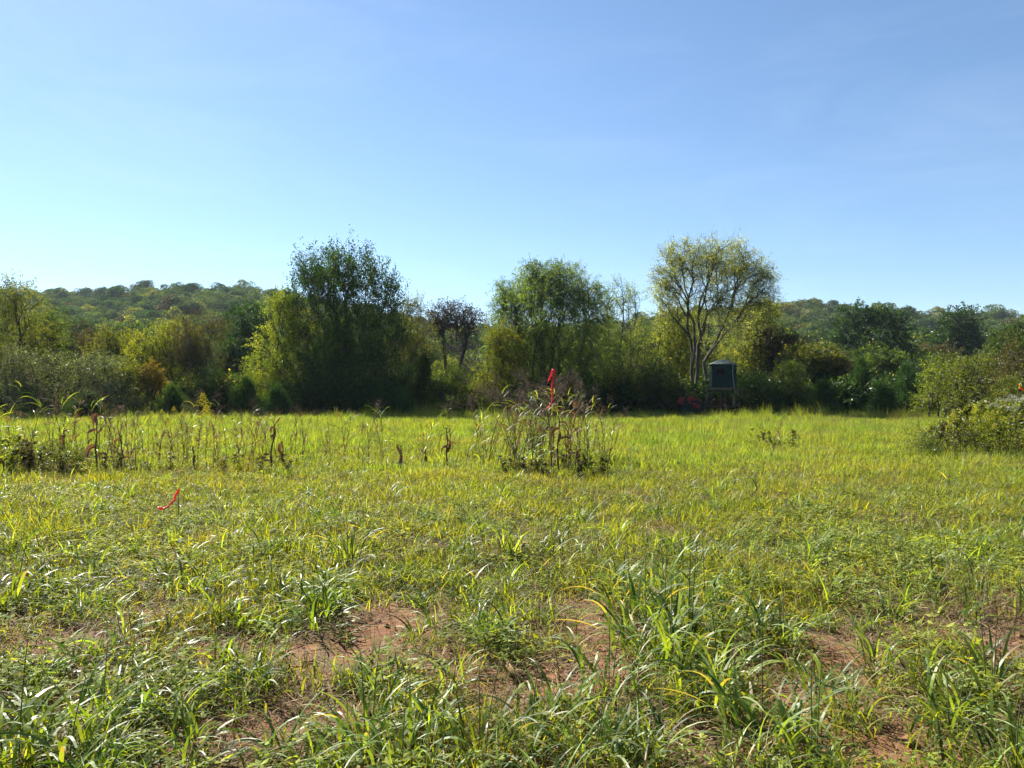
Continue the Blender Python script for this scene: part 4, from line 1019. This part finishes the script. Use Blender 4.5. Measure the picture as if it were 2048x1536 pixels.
def corn(label, px, py, h, leaves, lean=0.0, ear=None):
    d = D(py); x = X(px, d)
    r = empty('dead_corn_stalk', (x, d, float(gz(x, d))), 0, label, 'corn stalk', 'dead corn stalks standing in the field')
    t = np.linspace(0, 1, 12)
    bend = lean * t ** 1.5 + 0.012 * np.sin(t * 11)
    path = np.column_stack([bend, 0.01 * np.sin(t * 7), h * t - 0.03])
    rad = 0.019 * (1 - 0.6 * t) + 0.004 * (np.arange(12) % 3 == 0)
    mb = MB(); mb.tube(path, rad, 7, 0.35); mesh_obj('stalk', mb.mesh('corn_stalk', [M['stalk_dead']], True), r)
    for k, (zf, dx, up, drop, w) in enumerate(leaves):
        x0 = lean * zf ** 1.5
        L = arc(x0, h * zf, dx, up, drop, 14, 0.05 * (-1) ** k)
        ww = 1.8 * w * np.sin(np.linspace(0.5, 3.0, 14)) ** 0.7
        strip(L, ww, 1.6 * (-1) ** k, 'leaf', 'husk', r, 0.2 + 0.18 * (k % 4))
    if ear:
        zf, a = ear
        x0 = lean * zf ** 1.5; t = np.linspace(0, 1, 7); L = 0.2
        p = np.column_stack([x0 + math.sin(a) * L * t + 0.01, 0 * t, h * zf + math.cos(a) * L * t])
        mb = MB(); mb.tube(p, 0.028 * np.sin(0.35 + t * 2.6) + 0.004, 8, 0.7); mesh_obj('ear', mb.mesh('corn_ear', [M['husk']], True), r)
    return r
def build_corn():
    corn('dead corn stalk with a big curled loop of leaf above the dark bramble', 193, 948, 1.25, [(0.45, -0.24, 0.05, 0.42, 0.05), (0.47, -0.16, 0.02, 0.36, 0.05), (0.72, -0.22, -0.02, 0.18, 0.04), (0.66, 0.2, 0.16, 0.0, 0.03), (0.3, 0.15, 0.1, 0.12, 0.03), (0.95, -0.05, 0.02, 0.25, 0.05), (0.93, 0.16, 0.02, 0.06, 0.02)], 0.01, (0.8, -0.25))
    corn('thick short dead corn stalk right of the one with the curled loop', 242, 945, 0.78, [(0.95, -0.04, 0.03, 0.22, 0.03), (0.5, -0.13, 0.06, 0.05, 0.035), (0.4, 0.22, 0.05, 0.18, 0.03), (0.85, -0.12, 0.05, 0.2, 0.03)], 0.02, (0.35, 0.1))
    corn('dead corn stalk with reddish hanging husk near the left edge', 128, 940, 0.85, [(0.95, 0.05, 0.05, 0.1, 0.03), (0.85, -0.03, 0.0, 0.35, 0.045), (0.3, -0.12, 0.05, 0.15, 0.03)], 0.01, (0.45, -0.1))
    corn('low broken corn stalk in the dark bramble at the left', 42, 945, 0.62, [(0.9, 0.1, 0.05, 0.2, 0.03), (0.6, -0.12, 0.05, 0.15, 0.03)], 0.02, (0.75, 0.2))
    corn('tall dark dead corn stalk with a hooked top, right of the goldenrods', 541, 945, 0.98, [(0.97, 0.10, 0.1, -0.02, 0.018), (0.9, -0.07, 0.0, 0.14, 0.03), (0.72, -0.06, 0.02, 0.16, 0.035), (0.85, 0.03, 0.02, 0.12, 0.03), (0.2, -0.16, 0.05, 0.1, 0.02)], 0.1, (0.62, 0.2))
    corn('small forked dead corn stalk right of the tall dark one', 566, 942, 0.62, [(0.4, -0.1, 0.18, -0.1, 0.03), (0.9, -0.03, 0.0, 0.2, 0.03), (0.3, 0.06, 0.02, 0.1, 0.02)], -0.01)
    corn('thin dead stalk at the foot of the tallest goldenrod', 389, 948, 0.55, [(0.95, -0.02, 0.0, 0.2, 0.03), (0.6, 0.03, 0.02, 0.16, 0.025)], -0.02)
    corn('short split corn stub left of the middle of the field', 800, 940, 0.55, [(0.6, -0.07, 0.16, -0.05, 0.03), (0.55, 0.03, 0.02, 0.2, 0.035), (0.3, -0.1, 0.02, 0.15, 0.025)], 0.03, (0.2, 0.0))
    corn('tiny dead corn stub behind the split one', 851, 930, 0.45, [(0.65, -0.1, 0.08, 0.0, 0.02), (0.5, 0.04, 0.0, 0.2, 0.03)], 0.0)
    corn('dead corn stalk with a round curled leaf left of the central stand', 894, 938, 0.92, [(0.55, -0.11, 0.04, 0.28, 0.035), (0.56, -0.12, 0.0, 0.2, 0.02), (0.58, 0.15, 0.1, 0.08, 0.03), (0.86, 0.1, 0.12, 0.02, 0.018), (0.95, -0.05, 0.04, 0.06, 0.012)], 0.0, (0.42, 0.35))
    corn('dead corn stalk hidden among the stalks of the central stand', 1115, 945, 1.3, [(0.7, -0.3, 0.06, 0.12, 0.035), (0.55, 0.25, 0.1, 0.2, 0.03), (0.8, 0.2, 0.05, 0.3, 0.03)], 0.04, (0.5, 0.2))
build_corn()

def tape(name, label, pts, d, mat, w=0.026):
    pts = np.array([(X(a, d), d + o, Z(b, d)) for a, b, o in pts])
    t = np.linspace(0, 1, len(pts)); tt = np.linspace(0, 1, 26)
    P = np.column_stack([np.interp(tt, t, pts[:, k]) for k in range(3)])
    P[:, 0] += 0.006 * np.sin(tt * 21)
    base = P[-1].copy()
    o = strip(P, w, 0.7, name, mat)
    sm = o.modifiers.new('thickness', 'SOLIDIFY'); sm.thickness = 0.0008
    tag(o, label, 'flagging tape')
    return o
tape('flagging_tape', 'long red flagging tape hanging from the tallest stalks of the central stand', [(1096, 763, 0), (1101, 752, 0.02), (1107, 738, 0.0), (1109, 745, -0.03), (1105, 766, -0.03), (1103, 785, -0.02), (1105, 801, -0.03), (1101, 812, 0), (1092, 818, 0.02)], 13.1, 'tape', 0.03)
tape('flagging_tape', 'red flagging tape trailing in the grass at the left', [(358, 978, 0), (353, 990, 0), (347, 1001, 0.03), (341, 1009, 0), (333, 1016, -0.05), (322, 1013, -0.08)], 8.9, 'tape', 0.028)
tape('flagging_tape', 'small orange flagging tape at the right edge above the white flowers', [(2036, 769, 0), (2041, 776, 0), (2046, 781, 0)], 17.0, 'tape_orange', 0.022)
tape('flagging_tape', 'tiny faded pink tape on the dead stub left of the middle', [(846, 866, 0), (848, 872, 0)], 17.0, 'tape', 0.02)
def tape_holders():
    for px, d, top, lab in [(1107, 13.12, 738, 'thin upright stick holding the red tape in the central stand'), (357, 8.92, 977, 'thin stem holding the red tape at the left'), (2034, 17.02, 767, 'thin stem holding the orange tape at the right edge'), (846, 17.02, 865, 'thin stem holding the tiny pink tape')]:
        x = X(px, d); g = float(gz(x, d)); h = Z(top, d) - g
        mb = MB(); mb.tube([(0, 0, -0.03), (0.01, 0, h * 0.5), (0, 0, h)], [0.006, 0.005, 0.004], 6, 0.4)
        o = mesh_obj('thin_stick', mb.mesh('thin_stick', [M['stem']], True)); o.location = (x, d, g); tag(o, lab, 'stick')
tape_holders()

def goldenrod_proto(seed, h, plume=0.24):
    rg = np.random.default_rng(seed)
    t = np.linspace(0, 1, 8); path = np.column_stack([0.05 * h * np.sin(t * 2 + seed), 0.02 * np.sin(t * 6), h * t - 0.03])
    mb = MB(); mb.tube(path, np.linspace(0.006, 0.003, 8), 5, 0.4); stem = mb.mesh('goldenrod_stem', [M['stem']], True)
    n = 70; u = rg.uniform(0.12, 0.85, n); P = np.column_stack([np.interp(u, t, path[:, k]) for k in range(3)])
    a = rg.uniform(0, 6.28, n); Dv = unit(np.column_stack([np.cos(a), np.sin(a), rg.uniform(-0.4, 0.6, n)]))
    V, Q = leaf_arrays(P, Dv, rg.uniform(0.05, 0.1, n), np.full(n, 0.012), rg); mb = MB(); mb.add(V, Q, rg.random(n)); fol = mb.mesh('goldenrod_leaves', [M['weed']])
    m = 22; q = np.linspace(0, 1, m); a = np.arange(m) * 2.4
    rad = plume * (1 - q) * 0.55 + 0.03
    root = path[-1] + np.column_stack([0 * q, 0 * q, q * plume - plume * 0.25])
    mb = MB()
    for i in range(m):
        tt = np.linspace(0, 1, 5)
        arcp = root[i] + np.column_stack([np.cos(a[i]) * rad[i] * tt, np.sin(a[i]) * rad[i] * tt, rad[i] * (0.5 * np.sin(tt * 2.4) - 0.25 * tt)])
        k = 26; s_ = rg.uniform(0.15, 1, k); Pp = np.column_stack([np.interp(s_, tt, arcp[:, j]) for j in range(3)]) + rg.normal(0, 0.006, (k, 3)) + [0, 0, 0.006]
        V, Q = leaf_arrays(Pp, unit(rg.normal(size=(k, 3)) + [0, 0, 0.6]), 0.014, 0.011, rg); mb.add(V, Q, rg.random(k))
    return stem, fol, mb.mesh('goldenrod_plume', [M['goldenrod']])
def boneset_proto(seed, h):
    rg = np.random.default_rng(seed)
    mb = MB(); mb.tube([(0, 0, -0.03), (0.02, 0, h * 0.5), (0, 0.02, h * 0.8)], [0.006, 0.005, 0.004], 5)
    tops = []
    for k in range(9):
        a = k * 0.7 * 2.4; r = 0.05 + 0.03 * (k % 4) * 1.3
        e = np.array([math.cos(a) * r, math.sin(a) * r, h * (0.93 + 0.07 * rg.random())]); tops.append(e); mb.tube([(0, 0.01, h * 0.74), e * [0.7, 0.7, 0.93], e], [0.003, 0.002, 0.0015], 4)
    stem = mb.mesh('boneset_stem', [M['stem']])
    n = 60; u = rg.uniform(0.15, 0.85, n); a = rg.uniform(0, 6.28, n)
    V, Q = leaf_arrays(np.column_stack([0 * u, 0 * u, u * h]), unit(np.column_stack([np.cos(a), np.sin(a), rg.uniform(-0.3, 0.5, n)])), rg.uniform(0.06, 0.12, n), 0.022, rg)
    mb = MB(); mb.add(V, Q, rg.random(n)); fol = mb.mesh('boneset_leaves', [M['weed']])
    mb = MB()
    for e in tops:
        k = 26; P = e + rg.normal(0, 1, (k, 3)) * [0.026, 0.026, 0.016]
        V, Q = leaf_arrays(P, unit(rg.normal(size=(k, 3)) + [0, 0, 1]), 0.013, 0.010, rg); mb.add(V, Q, rg.random(k))
    return stem, fol, mb.mesh('boneset_flowers', [M['white_flower']])
def put_flower(name, label, cat, group, pr, px, top, d, h):
    x = X(px, d); g = float(gz(x, d)); s = (Z(top, d) - g) / h
    r = empty(name, (x, d, g), px * 0.7, label, cat, group); r.scale = (s, s, s)
    mesh_obj('stem', pr[0], r); mesh_obj('foliage', pr[1], r); fh = mesh_obj('flower_head', pr[2], r); fh['kind'] = 'stuff'
def build_flowers():
    gp = [goldenrod_proto(800 + i, 1.15) for i in range(3)]
    G = [(400, 785, 14.6, 'tallest goldenrod with a pointed yellow plume'), (415, 808, 14.8, 'goldenrod with a lower plume right against the tallest one'), (335, 835, 15.0, 'goldenrod with a wide pale plume left of the tallest one'),
         (382, 852, 16.5, 'faint goldenrod left behind the tallest one'), (437, 832, 17, 'small goldenrod right of the tallest one'), (440, 848, 19, 'faded goldenrod right behind the small one'),
         (325, 818, 26, 'small far goldenrod left of the group'), (302, 822, 27, 'leftmost small far goldenrod'), (348, 812, 28, 'small far goldenrod left of the tallest one'), (470, 822, 29, 'small far goldenrod right of the group'),
         (1905, 818, 17.5, 'goldenrod with a bright plume at the left of the right thicket'), (1952, 808, 17.5, 'goldenrod with the brightest plume in the right thicket'), (1985, 820, 17.2, 'goldenrod with a wide plume below the white flowers'),
         (1968, 823, 17.0, 'goldenrod between the two wide plumes in the right thicket'), (1832, 852, 17.2, 'leaning goldenrod alone at the left end of the right thicket'), (1990, 845, 16.6, 'faded goldenrod low in the right thicket'),
         (12, 830, 19, 'goldenrod at the left edge behind the stalks'), (140, 850, 20, 'pale goldenrod behind the dead corn at the left'), (225, 842, 22, 'pale goldenrod behind the thick short corn stalk')]
    for i, (px, top, d, lab) in enumerate(G): put_flower('goldenrod', lab, 'goldenrod', 'goldenrods in the field', gp[i % 3], px, top, d, 1.33)
    bp = [boneset_proto(820 + i, 1.2) for i in range(2)]
    B = [(1990, 806, 17.6, 'white-flowered weed at the left of the white patch'), (2010, 797, 17.8, 'white-flowered weed second from the left in the white patch'), (2032, 790, 17.6, 'highest white-flowered weed in the white patch'),
         (2048, 796, 17.4, 'white-flowered weed cut by the right edge'), (2022, 812, 16.9, 'low white-flowered weed in the white patch'), (1643, 820, 40, 'small white-topped weed at the wood edge below the low dark cedar'), (2060, 805, 17.0, 'white-flowered weed just past the right edge')]
    for i, (px, top, d, lab) in enumerate(B[:6]): put_flower('white_flowered_weed', lab, 'wildflower', 'white-flowered weeds', bp[i % 2], px, top, d, 1.2)
build_flowers()

def weed_stem_proto(seed, h, leaf='weed', n=300, L=(0.045, 0.095), W=0.026):
    """an upright branching herb, loose and see-through"""
    rg = np.random.default_rng(seed)
    mb = MB(); t = np.linspace(0, 1, 7)
    path = np.column_stack([0.10 * h * np.sin(t * 2.2 + seed), 0.06 * h * np.sin(t * 3 + seed * 2), h * t - 0.03])
    mb.tube(path, np.linspace(0.006, 0.002, 7), 5, 0.4)
    P = []; Dv = []
    for k in range(9):
        u = rg.uniform(0.25, 0.92); o = np.array([np.interp(u, t, path[:, j]) for j in range(3)])
        a = rg.uniform(0, 6.28); ln = h * rg.uniform(0.14, 0.32) * (1.15 - u)
        e = o + np.array([math.cos(a) * ln * 0.7, math.sin(a) * ln * 0.7, ln * 0.9])
        mb.tube([o, (o + e) / 2 + [0, 0, -0.01], e], [0.003, 0.002, 0.001], 3, 0.4)
        m = n // 13; q = rg.random((m, 1)); P.append(o + (e - o) * q); Dv.append(unit(np.array([math.cos(a), math.sin(a), 0.3]) * 0.4 + rg.normal(0, 0.7, (m, 3))))
    m = n - sum(len(p) for p in P); q = rg.uniform(0.05, 1.0, m); a = rg.uniform(0, 6.28, m)
    P.append(np.column_stack([np.interp(q, t, path[:, j]) for j in range(3)])); Dv.append(unit(np.column_stack([np.cos(a), np.sin(a), rg.uniform(-0.5, 0.5, m)])))
    P = np.concatenate(P); Dv = np.concatenate(Dv)
    V, Q = leaf_arrays(P, Dv, rg.uniform(*L, len(P)), W, rg)
    m2 = MB(); m2.add(V, Q, np.clip(rg.normal(0.5, 0.25, len(P)), 0, 1))
    return mb.mesh('weed_stem', [M['stem']], True), m2.mesh('weed_leaves', [M[leaf]])
def build_thickets():
    kw = dict(cat='shrub', tname='stem', cname='foliage', stems=9, spread_base=0.6, trunk_h=0.10, r_tip=0.0018, per=9, depth=1.3, shell=0.9, droop=-0.5, out=0.5, spread=0.5, up=0.6, gaps=0.55, width=0.2)
    L = [(28, 14.6, [(20, 935, 60, 20), (60, 925, 40, 18)], 'leaf_bramble', 'low dark bramble at the left edge'), (110, 14.8, [(105, 938, 60, 16), (135, 930, 40, 14)], 'leaf_bramble', 'low dark bramble beside the curled corn stalk'),
         (1880, 17.6, [(1880, 892, 45, 20)], 'leaf_bramble', 'leafy weeds at the left end of the right thicket'), (1950, 17.8, [(1945, 885, 50, 28), (1975, 870, 36, 26)], 'leaf_yellow', 'yellow-green weed bush in the middle of the right thicket'),
         (2030, 17.2, [(2030, 880, 50, 32)], 'leaf_olive', 'olive weed bush cut by the right edge')]
    for k, (px, d, lob, lf, lab) in enumerate(L):
        photo_tree('weed_thicket', lab, px, d, lob, 120 + k, group='weed thickets in the field', n_tips=200, leaf=lf, leafL=0.05 * d / 15, leafW=0.018 * d / 15, sl=0.30, **kw)
    rg = np.random.default_rng(55)
    kinds = [('weed', 'yellow-green'), ('leaf_bramble', 'dark green'), ('leaf_brown', 'brownish'), ('leaf_yellow', 'olive-yellow')]
    pr = [[weed_stem_proto(900 + 10 * k + j, 1.0, kinds[k][0]) for j in range(3)] for k in range(4)]
    def put(n, pxr, pyr, toph, where, p, grp):
        for i in range(n):
            px, py = rg.uniform(*pxr), rg.uniform(*pyr); d = D(py); k = int(rg.choice(4, p=p)); x = X(px, d); g = float(gz(x, d))
            top = toph(px) + abs(rg.normal(0, 18)); sc = max((Z(top, d) - g), 0.2)
            r = empty('weed_plant', (x, d, g), rg.uniform(0, 6.28), f'{kinds[k][1]} leafy weed plant {where}', 'weed', f'{kinds[k][1]} {grp}')
            r.rotation_euler = (rg.normal(0, 0.1), rg.normal(0, 0.12), rg.uniform(0, 6.28)); w = 0.55 + 0.65 * sc; r.scale = (w, w, sc)
            a, b = pr[k][i % 3]; mesh_obj('stem', a, r); mesh_obj('foliage', b, r)
    put(105, (1845, 2090), (880, 915), lambda q: np.interp(q, [1850, 1900, 1960, 2048, 2100], [850, 815, 795, 780, 775]), 'in the right thicket under the white flowers', [0.45, 0.12, 0.13, 0.3], 'weed plants in the right thicket')
    put(60, (-30, 185), (925, 958), lambda q: np.interp(q, [0, 60, 120, 185], [862, 872, 888, 915]), 'beside the curled corn stalk at the left', [0.3, 0.3, 0.3, 0.1], 'weed plants at the left edge')
    put(40, (195, 610), (925, 955), lambda q: 900, 'low in the thin weed row at the left', [0.4, 0.3, 0.2, 0.1], 'low weed plants of the thin row')
    put(30, (1000, 1225), (928, 960), lambda q: 900, 'at the foot of the central stand', [0.35, 0.35, 0.2, 0.1], 'weed plants at the foot of the central stand')
    put(16, (1500, 1600), (888, 908), lambda q: 850, 'in the lush patch before the blind', [0.6, 0.2, 0.1, 0.1], 'weed plants before the blind')
build_thickets()

# ------------------------------------------------------------------ hunting blind, bin with red lids, red rails
def prism(mb, poly, z0, z1, tint=0.5, top=True):
    n = len(poly); V = [(x, y, z0) for x, y in poly] + [(x, y, z1) for x, y in poly]
    mb.add(V, [[i, (i + 1) % n, n + (i + 1) % n, n + i] for i in range(n)], tint)
    if top: mb.add(V[n:], [list(range(n))], tint); mb.add(V[:n], [list(range(n))[::-1]], tint)
def build_blind():
    d = 47.0; cx_ = X(1446, d); zb = Z(775, d); g = float(gz(cx_, d)); zb -= g
    root = empty('hunting_blind', (cx_, d, g), R(-27), 'dark green raised hunting blind on posts with a grey roof', 'hunting blind')
    s, c, h = 1.46 / 2, 0.2, Z(729, d) - Z(775, d)
    def octa(s, c): return [(-s + c, -s), (s - c, -s), (s, -s + c), (s, s - c), (s - c, s), (-s + c, s), (-s, s - c), (-s, -s + c)]
    P = octa(s, c)
    shell = MB(); shellp = []
    wz0, wz1 = zb + h * 0.58, zb + h * 0.80
    n = 8
    # walls: each face is sheet panels around its opening
    for i in range(n):
        (x0, y0), (x1, y1) = P[i], P[(i + 1) % n]
        if i % 2 == 1:
            shell.add([(x0, y0, zb), (x1, y1, zb), (x1, y1, zb + h), (x0, y0, zb + h)], [[0, 1, 2, 3]]); continue
        L = math.hypot(x1 - x0, y1 - y0); ux, uy = (x1 - x0) / L, (y1 - y0) / L
        a, b = (L * 0.24, L * 0.76)
        def q(u0, u1, z0, z1): shell.add([(x0 + ux * u0, y0 + uy * u0, z0), (x0 + ux * u1, y0 + uy * u1, z0), (x0 + ux * u1, y0 + uy * u1, z1), (x0 + ux * u0, y0 + uy * u0, z1)], [[0, 1, 2, 3]])
        q(0, L, zb, wz0); q(0, L, wz1, zb + h); q(0, a, wz0, wz1); q(b, L, wz0, wz1)
        shellp.append((x0, y0, ux, uy, L, a, b))
    shell.add([(x, y, zb) for x, y in P], [list(range(8))[::-1]])
    o = mesh_obj('wall', shell.mesh('blind_wall', [M['blind']]), root); sm = o.modifiers.new('thickness', 'SOLIDIFY'); sm.thickness = 0.03; sm.offset = -1
    for (x0, y0, ux, uy, L, a, b) in shellp:
        nx, ny = uy, -ux
        fr = MB(); rz = math.atan2(uy, ux)
        def pos(u, z, o=0.012): return (x0 + ux * u + nx * o, y0 + uy * u + ny * o, z)
        w = b - a; zc = (wz0 + wz1) / 2
        for (u, z, sx, sz) in ((L / 2, wz0, w + 0.06, 0.03), (L / 2, wz1, w + 0.06, 0.03), (a, zc, 0.03, wz1 - wz0), (b, zc, 0.03, wz1 - wz0)): fr.box(pos(u, z), (sx, 0.025, sz), rz)
        f_ = mesh_obj('window', fr.mesh('window_frame', [M['blind']]), root)
        pn = MB(); pn.box(pos(L / 2, zc, -0.05), (w, 0.012, wz1 - wz0), rz); mesh_obj('pane', pn.mesh('window_pane', [M['dark']]), f_)  # opaque pane, darkness of the inside painted on
        rb = MB()
        for u in (0.06, L - 0.06): rb.box(pos(u, zb + h / 2, 0.01), (0.04, 0.025, h * 0.96), rz)
        for z in (zb + 0.05, zb + h * 0.47, zb + h - 0.05): rb.box(pos(L / 2, z, 0.01), (L - 0.14, 0.025, 0.035), rz)
        mesh_obj('trim', rb.mesh('wall_trim', [M['blind']]), root)
    # door handle and latch marks on the left face
    x0, y0, ux, uy, L, a, b = shellp[3]
    dr = MB(); nx, ny = uy, -ux
    dr.box((x0 + ux * L * 0.35 + nx * 0.03, y0 + uy * L * 0.35 + ny * 0.03, zb + h * 0.4), (0.03, 0.03, 0.9), math.atan2(uy, ux)); mesh_obj('door_handle', dr.mesh('door_handle', [M['steel']]), root)
    rf = MB(); e = octa(s + 0.06, c + 0.03); m_ = octa(s * 0.45, 0.12); zt = zb + h
    V = [(x, y, zt - 0.02) for x, y in e] + [(x, y, zt + 0.03) for x, y in e] + [(x, y, zt + 0.26) for x, y in m_] + [(0, 0, zt + 0.33)]
    Fq = [[i, (i + 1) % 8, 8 + (i + 1) % 8, 8 + i] for i in range(8)] + [[8 + i, 8 + (i + 1) % 8, 16 + (i + 1) % 8, 16 + i] for i in range(8)]
    rf.add(V, Fq); rf.add(V, [[16 + i, 16 + (i + 1) % 8, 24] for i in range(8)]); rf.add(V[:8], [list(range(8))[::-1]])
    mesh_obj('roof', rf.mesh('blind_roof', [M['roof']]), root)
    # floor joists and deck frame of the platform
    for k, yy in enumerate((-0.72, -0.24, 0.24, 0.72)):
        b_ = MB(); b_.box((0, yy, zb - 0.07), (1.78, 0.05, 0.12)); mesh_obj('joist', b_.mesh('joist', [M['wood']]), root)
    for xx in (-0.87, 0.87):
        b_ = MB(); b_.box((xx, 0, zb - 0.19), (0.06, 1.75, 0.10)); mesh_obj('beam', b_.mesh('beam', [M['wood']]), root)
    for xx in (-0.84, 0.0, 0.84):
        for yy in (-0.78, 0.78):
            b_ = MB(); b_.tube([(xx * 1.06, yy * 1.06, -0.1), (xx, yy, zb - 0.13)], 0.035, 8, 0.5); mesh_obj('leg', b_.mesh('leg', [M['steel']], True), root)
    for (p, q) in (((-0.88, -0.83), (0.88, -0.83)), ((0.88, -0.83), (0.88, 0.83)), ((-0.88, 0.83), (0.88, 0.83)), ((-0.88, -0.83), (-0.88, 0.83))):
        b_ = MB(); b_.tube([(*p, 0.72), (*q, 0.72)], 0.02, 6); mesh_obj('brace', b_.mesh('brace', [M['steel']], True), root)
    # ladder at the left face
    ld = MB()
    for yy in (-0.2, 0.2): ld.tube([(-1.25, yy, -0.05), (-0.92, yy, zb - 0.05)], 0.018, 6)
    for k in range(7): t = (k + 0.5) / 7; ld.tube([(-1.25 + 0.33 * t, -0.2, zb * t), (-1.25 + 0.33 * t, 0.2, zb * t)], 0.014, 5)
    mesh_obj('ladder', ld.mesh('ladder', [M['steel']]), root)
    # rope hanging over the front
    rp = MB(); a_ = R(27); ca, sa = math.cos(a_), math.sin(a_)
    def loc(x, y): return (x * ca - y * sa, x * sa + y * ca)
    p1 = loc(0.34, -0.98); p2 = loc(0.42, -1.02)
    rp.tube([(*p1, zt + 0.05), (p1[0], p1[1] - 0.02, zb + 0.7), (*p2, zb - 0.1), (p2[0] - 0.05, p2[1], 0.8)], 0.012, 5)
    ro = mesh_obj('rope', rp.mesh('rope', [M['rope']]), root)
    # red rails under the platform
    d2 = 48.6
    r2 = empty('red_gate', (X(1446, d2), d2, float(gz(X(1446, d2), d2))), R(4), 'dark red tubular gate standing in the shade under the hunting blind', 'gate')
    w = 0.98
    for z in (0.35, 0.62, 0.9, 1.1):
        b_ = MB(); b_.tube([(-w, 0, z), (w, 0, z)], 0.022, 6); mesh_obj('rail', b_.mesh('rail', [M['redtin']], True), r2)
    for x in (-w, 0, w):
        b_ = MB(); b_.tube([(x, 0.002, -0.05), (x, 0.002, 1.14)], 0.026, 6); mesh_obj('upright', b_.mesh('upright', [M['redtin']], True), r2)
    # dark green bin with red lids
    d3 = 46.2; s_ = d3 / F; bx = X(1383, d3); g3 = float(gz(bx, d3))
    r3 = empty('storage_bin', (bx, d3, g3), 0, 'dark green bin with three red lids flopped over its top', 'bin')
    zt3 = Z(801, d3) - g3
    b_ = MB(); W2 = 21 * s_
    prism(b_, [(-W2, -0.5), (W2, -0.5), (W2, 0.5), (-W2, 0.5)], 0.0, zt3, 0.5); mesh_obj('body', b_.mesh('bin_body', [M['bin']]), r3)
    for k in range(5):
        b_ = MB(); b_.box((-W2 + 2 * W2 * (k + 0.0) / 4, -0.515, zt3 / 2), (0.04, 0.03, zt3 * 0.98)); mesh_obj('rib', b_.mesh('bin_rib', [M['bin']]), r3)
    lids = [[(1351, 807, -0.5), (1357, 796, -0.15), (1371, 794, 0.0), (1362, 809, -0.6)], [(1369, 802, -0.45), (1382, 789, 0.05), (1389, 798, -0.1), (1375, 808, -0.62)], [(1379, 809, -0.6), (1388, 797, -0.15), (1405, 802, -0.2), (1391, 818, -0.68)]]
    for Lp in lids:
        V = np.array([((a - 1383) * s_, o - 0.02, Z(b, d3) - g3) for a, b, o in Lp])
        mid = V.mean(0) + [0, -0.06, 0.03]
        b_ = MB(); VV = np.vstack([V, mid]); b_.add(VV, [[0, 1, 4], [1, 2, 4], [2, 3, 4], [3, 0, 4]])
        o = mesh_obj('lid', b_.mesh('bin_lid', [M['redtin']]), r3); sm = o.modifiers.new('thickness', 'SOLIDIFY'); sm.thickness = 0.025
    b_ = MB()
    b_.tube([(-W2 - 0.05, -0.45, -0.05), (-W2 - 0.05, -0.45, zt3 + 0.05)], 0.02, 6); mesh_obj('corner_post', b_.mesh('corner_post', [M['steel']]), r3)
build_blind()

# ------------------------------------------------------------------ small things on the soil
def fallen_leaf(label, px, py, L, W, rz, mat='straw'):
    d = D(py); x = X(px, d); t = np.linspace(0, 1, 9)
    P = np.column_stack([L * (t - 0.5), 0.03 * np.sin(t * 4), 0.03 + 0.035 * np.sin(t * 3.1)])
    o = strip(P, W * np.sin(0.35 + t * 2.6), 0.5, 'fallen_corn_leaf', mat, None, 0.75)
    o.location = (x, d, float(gz(x, d))); o.rotation_euler = (R(80), 0, 0); o.rotation_euler = (R(4), R(-3), rz)
    sm = o.modifiers.new('thickness', 'SOLIDIFY'); sm.thickness = 0.0015
    tag(o, label, 'dead leaf')
fallen_leaf('tan dead corn leaf lying on the bare soil in the middle', 1024, 1350, 0.26, 0.035, R(118))
fallen_leaf('brown dead corn leaf on the ground low right of the middle', 1210, 1470, 0.14, 0.025, R(-8))
fallen_leaf('pale dead leaf on the ground between the left tuft and the middle', 690, 1295, 0.15, 0.022, R(-20))
def clods():
    rg = np.random.default_rng(66)
    n = 0
    V = []; Fs = []; mb = MB()
    x, y = spread_pts(9000, 2.2, 9, rg)
    k = soil(x, y) > 0.3; x, y = x[k], y[k]
    for a, b in zip(x, y):
        r = rg.uniform(0.004, 0.015) * (1 + 1.2 * (rg.random() < 0.08))
        o = np.array([[1, 0, 0], [0, 1, 0], [-1, 0, 0], [0, -1, 0], [0, 0, 0.9], [0, 0, -0.5]]) * r * rg.uniform(0.6, 1.3, (6, 3))
        an = rg.uniform(0, 6.28); c, s = math.cos(an), math.sin(an)
        o = o @ np.array([[c, -s, 0], [s, c, 0], [0, 0, 1]]) + [a, b, float(gz(a, b)) + r * 0.2]
        mb.add(o, [[0, 1, 4], [1, 2, 4], [2, 3, 4], [3, 0, 4], [1, 0, 5], [2, 1, 5], [3, 2, 5], [0, 3, 5]])
    o = mesh_obj('soil_crumbs', mb.mesh('soil_crumbs', [solid_mat('red_clod', (0.12, 0.055, 0.032), (0.27, 0.14, 0.08), 20, 0.95)]))
    tag(o, 'small crumbs of red soil on the bare patches', None, None, 'stuff')
clods()
print('triangles', sum(len(m.loop_triangles) or sum(p.loop_total - 2 for p in m.polygons) for m in bpy.data.meshes))
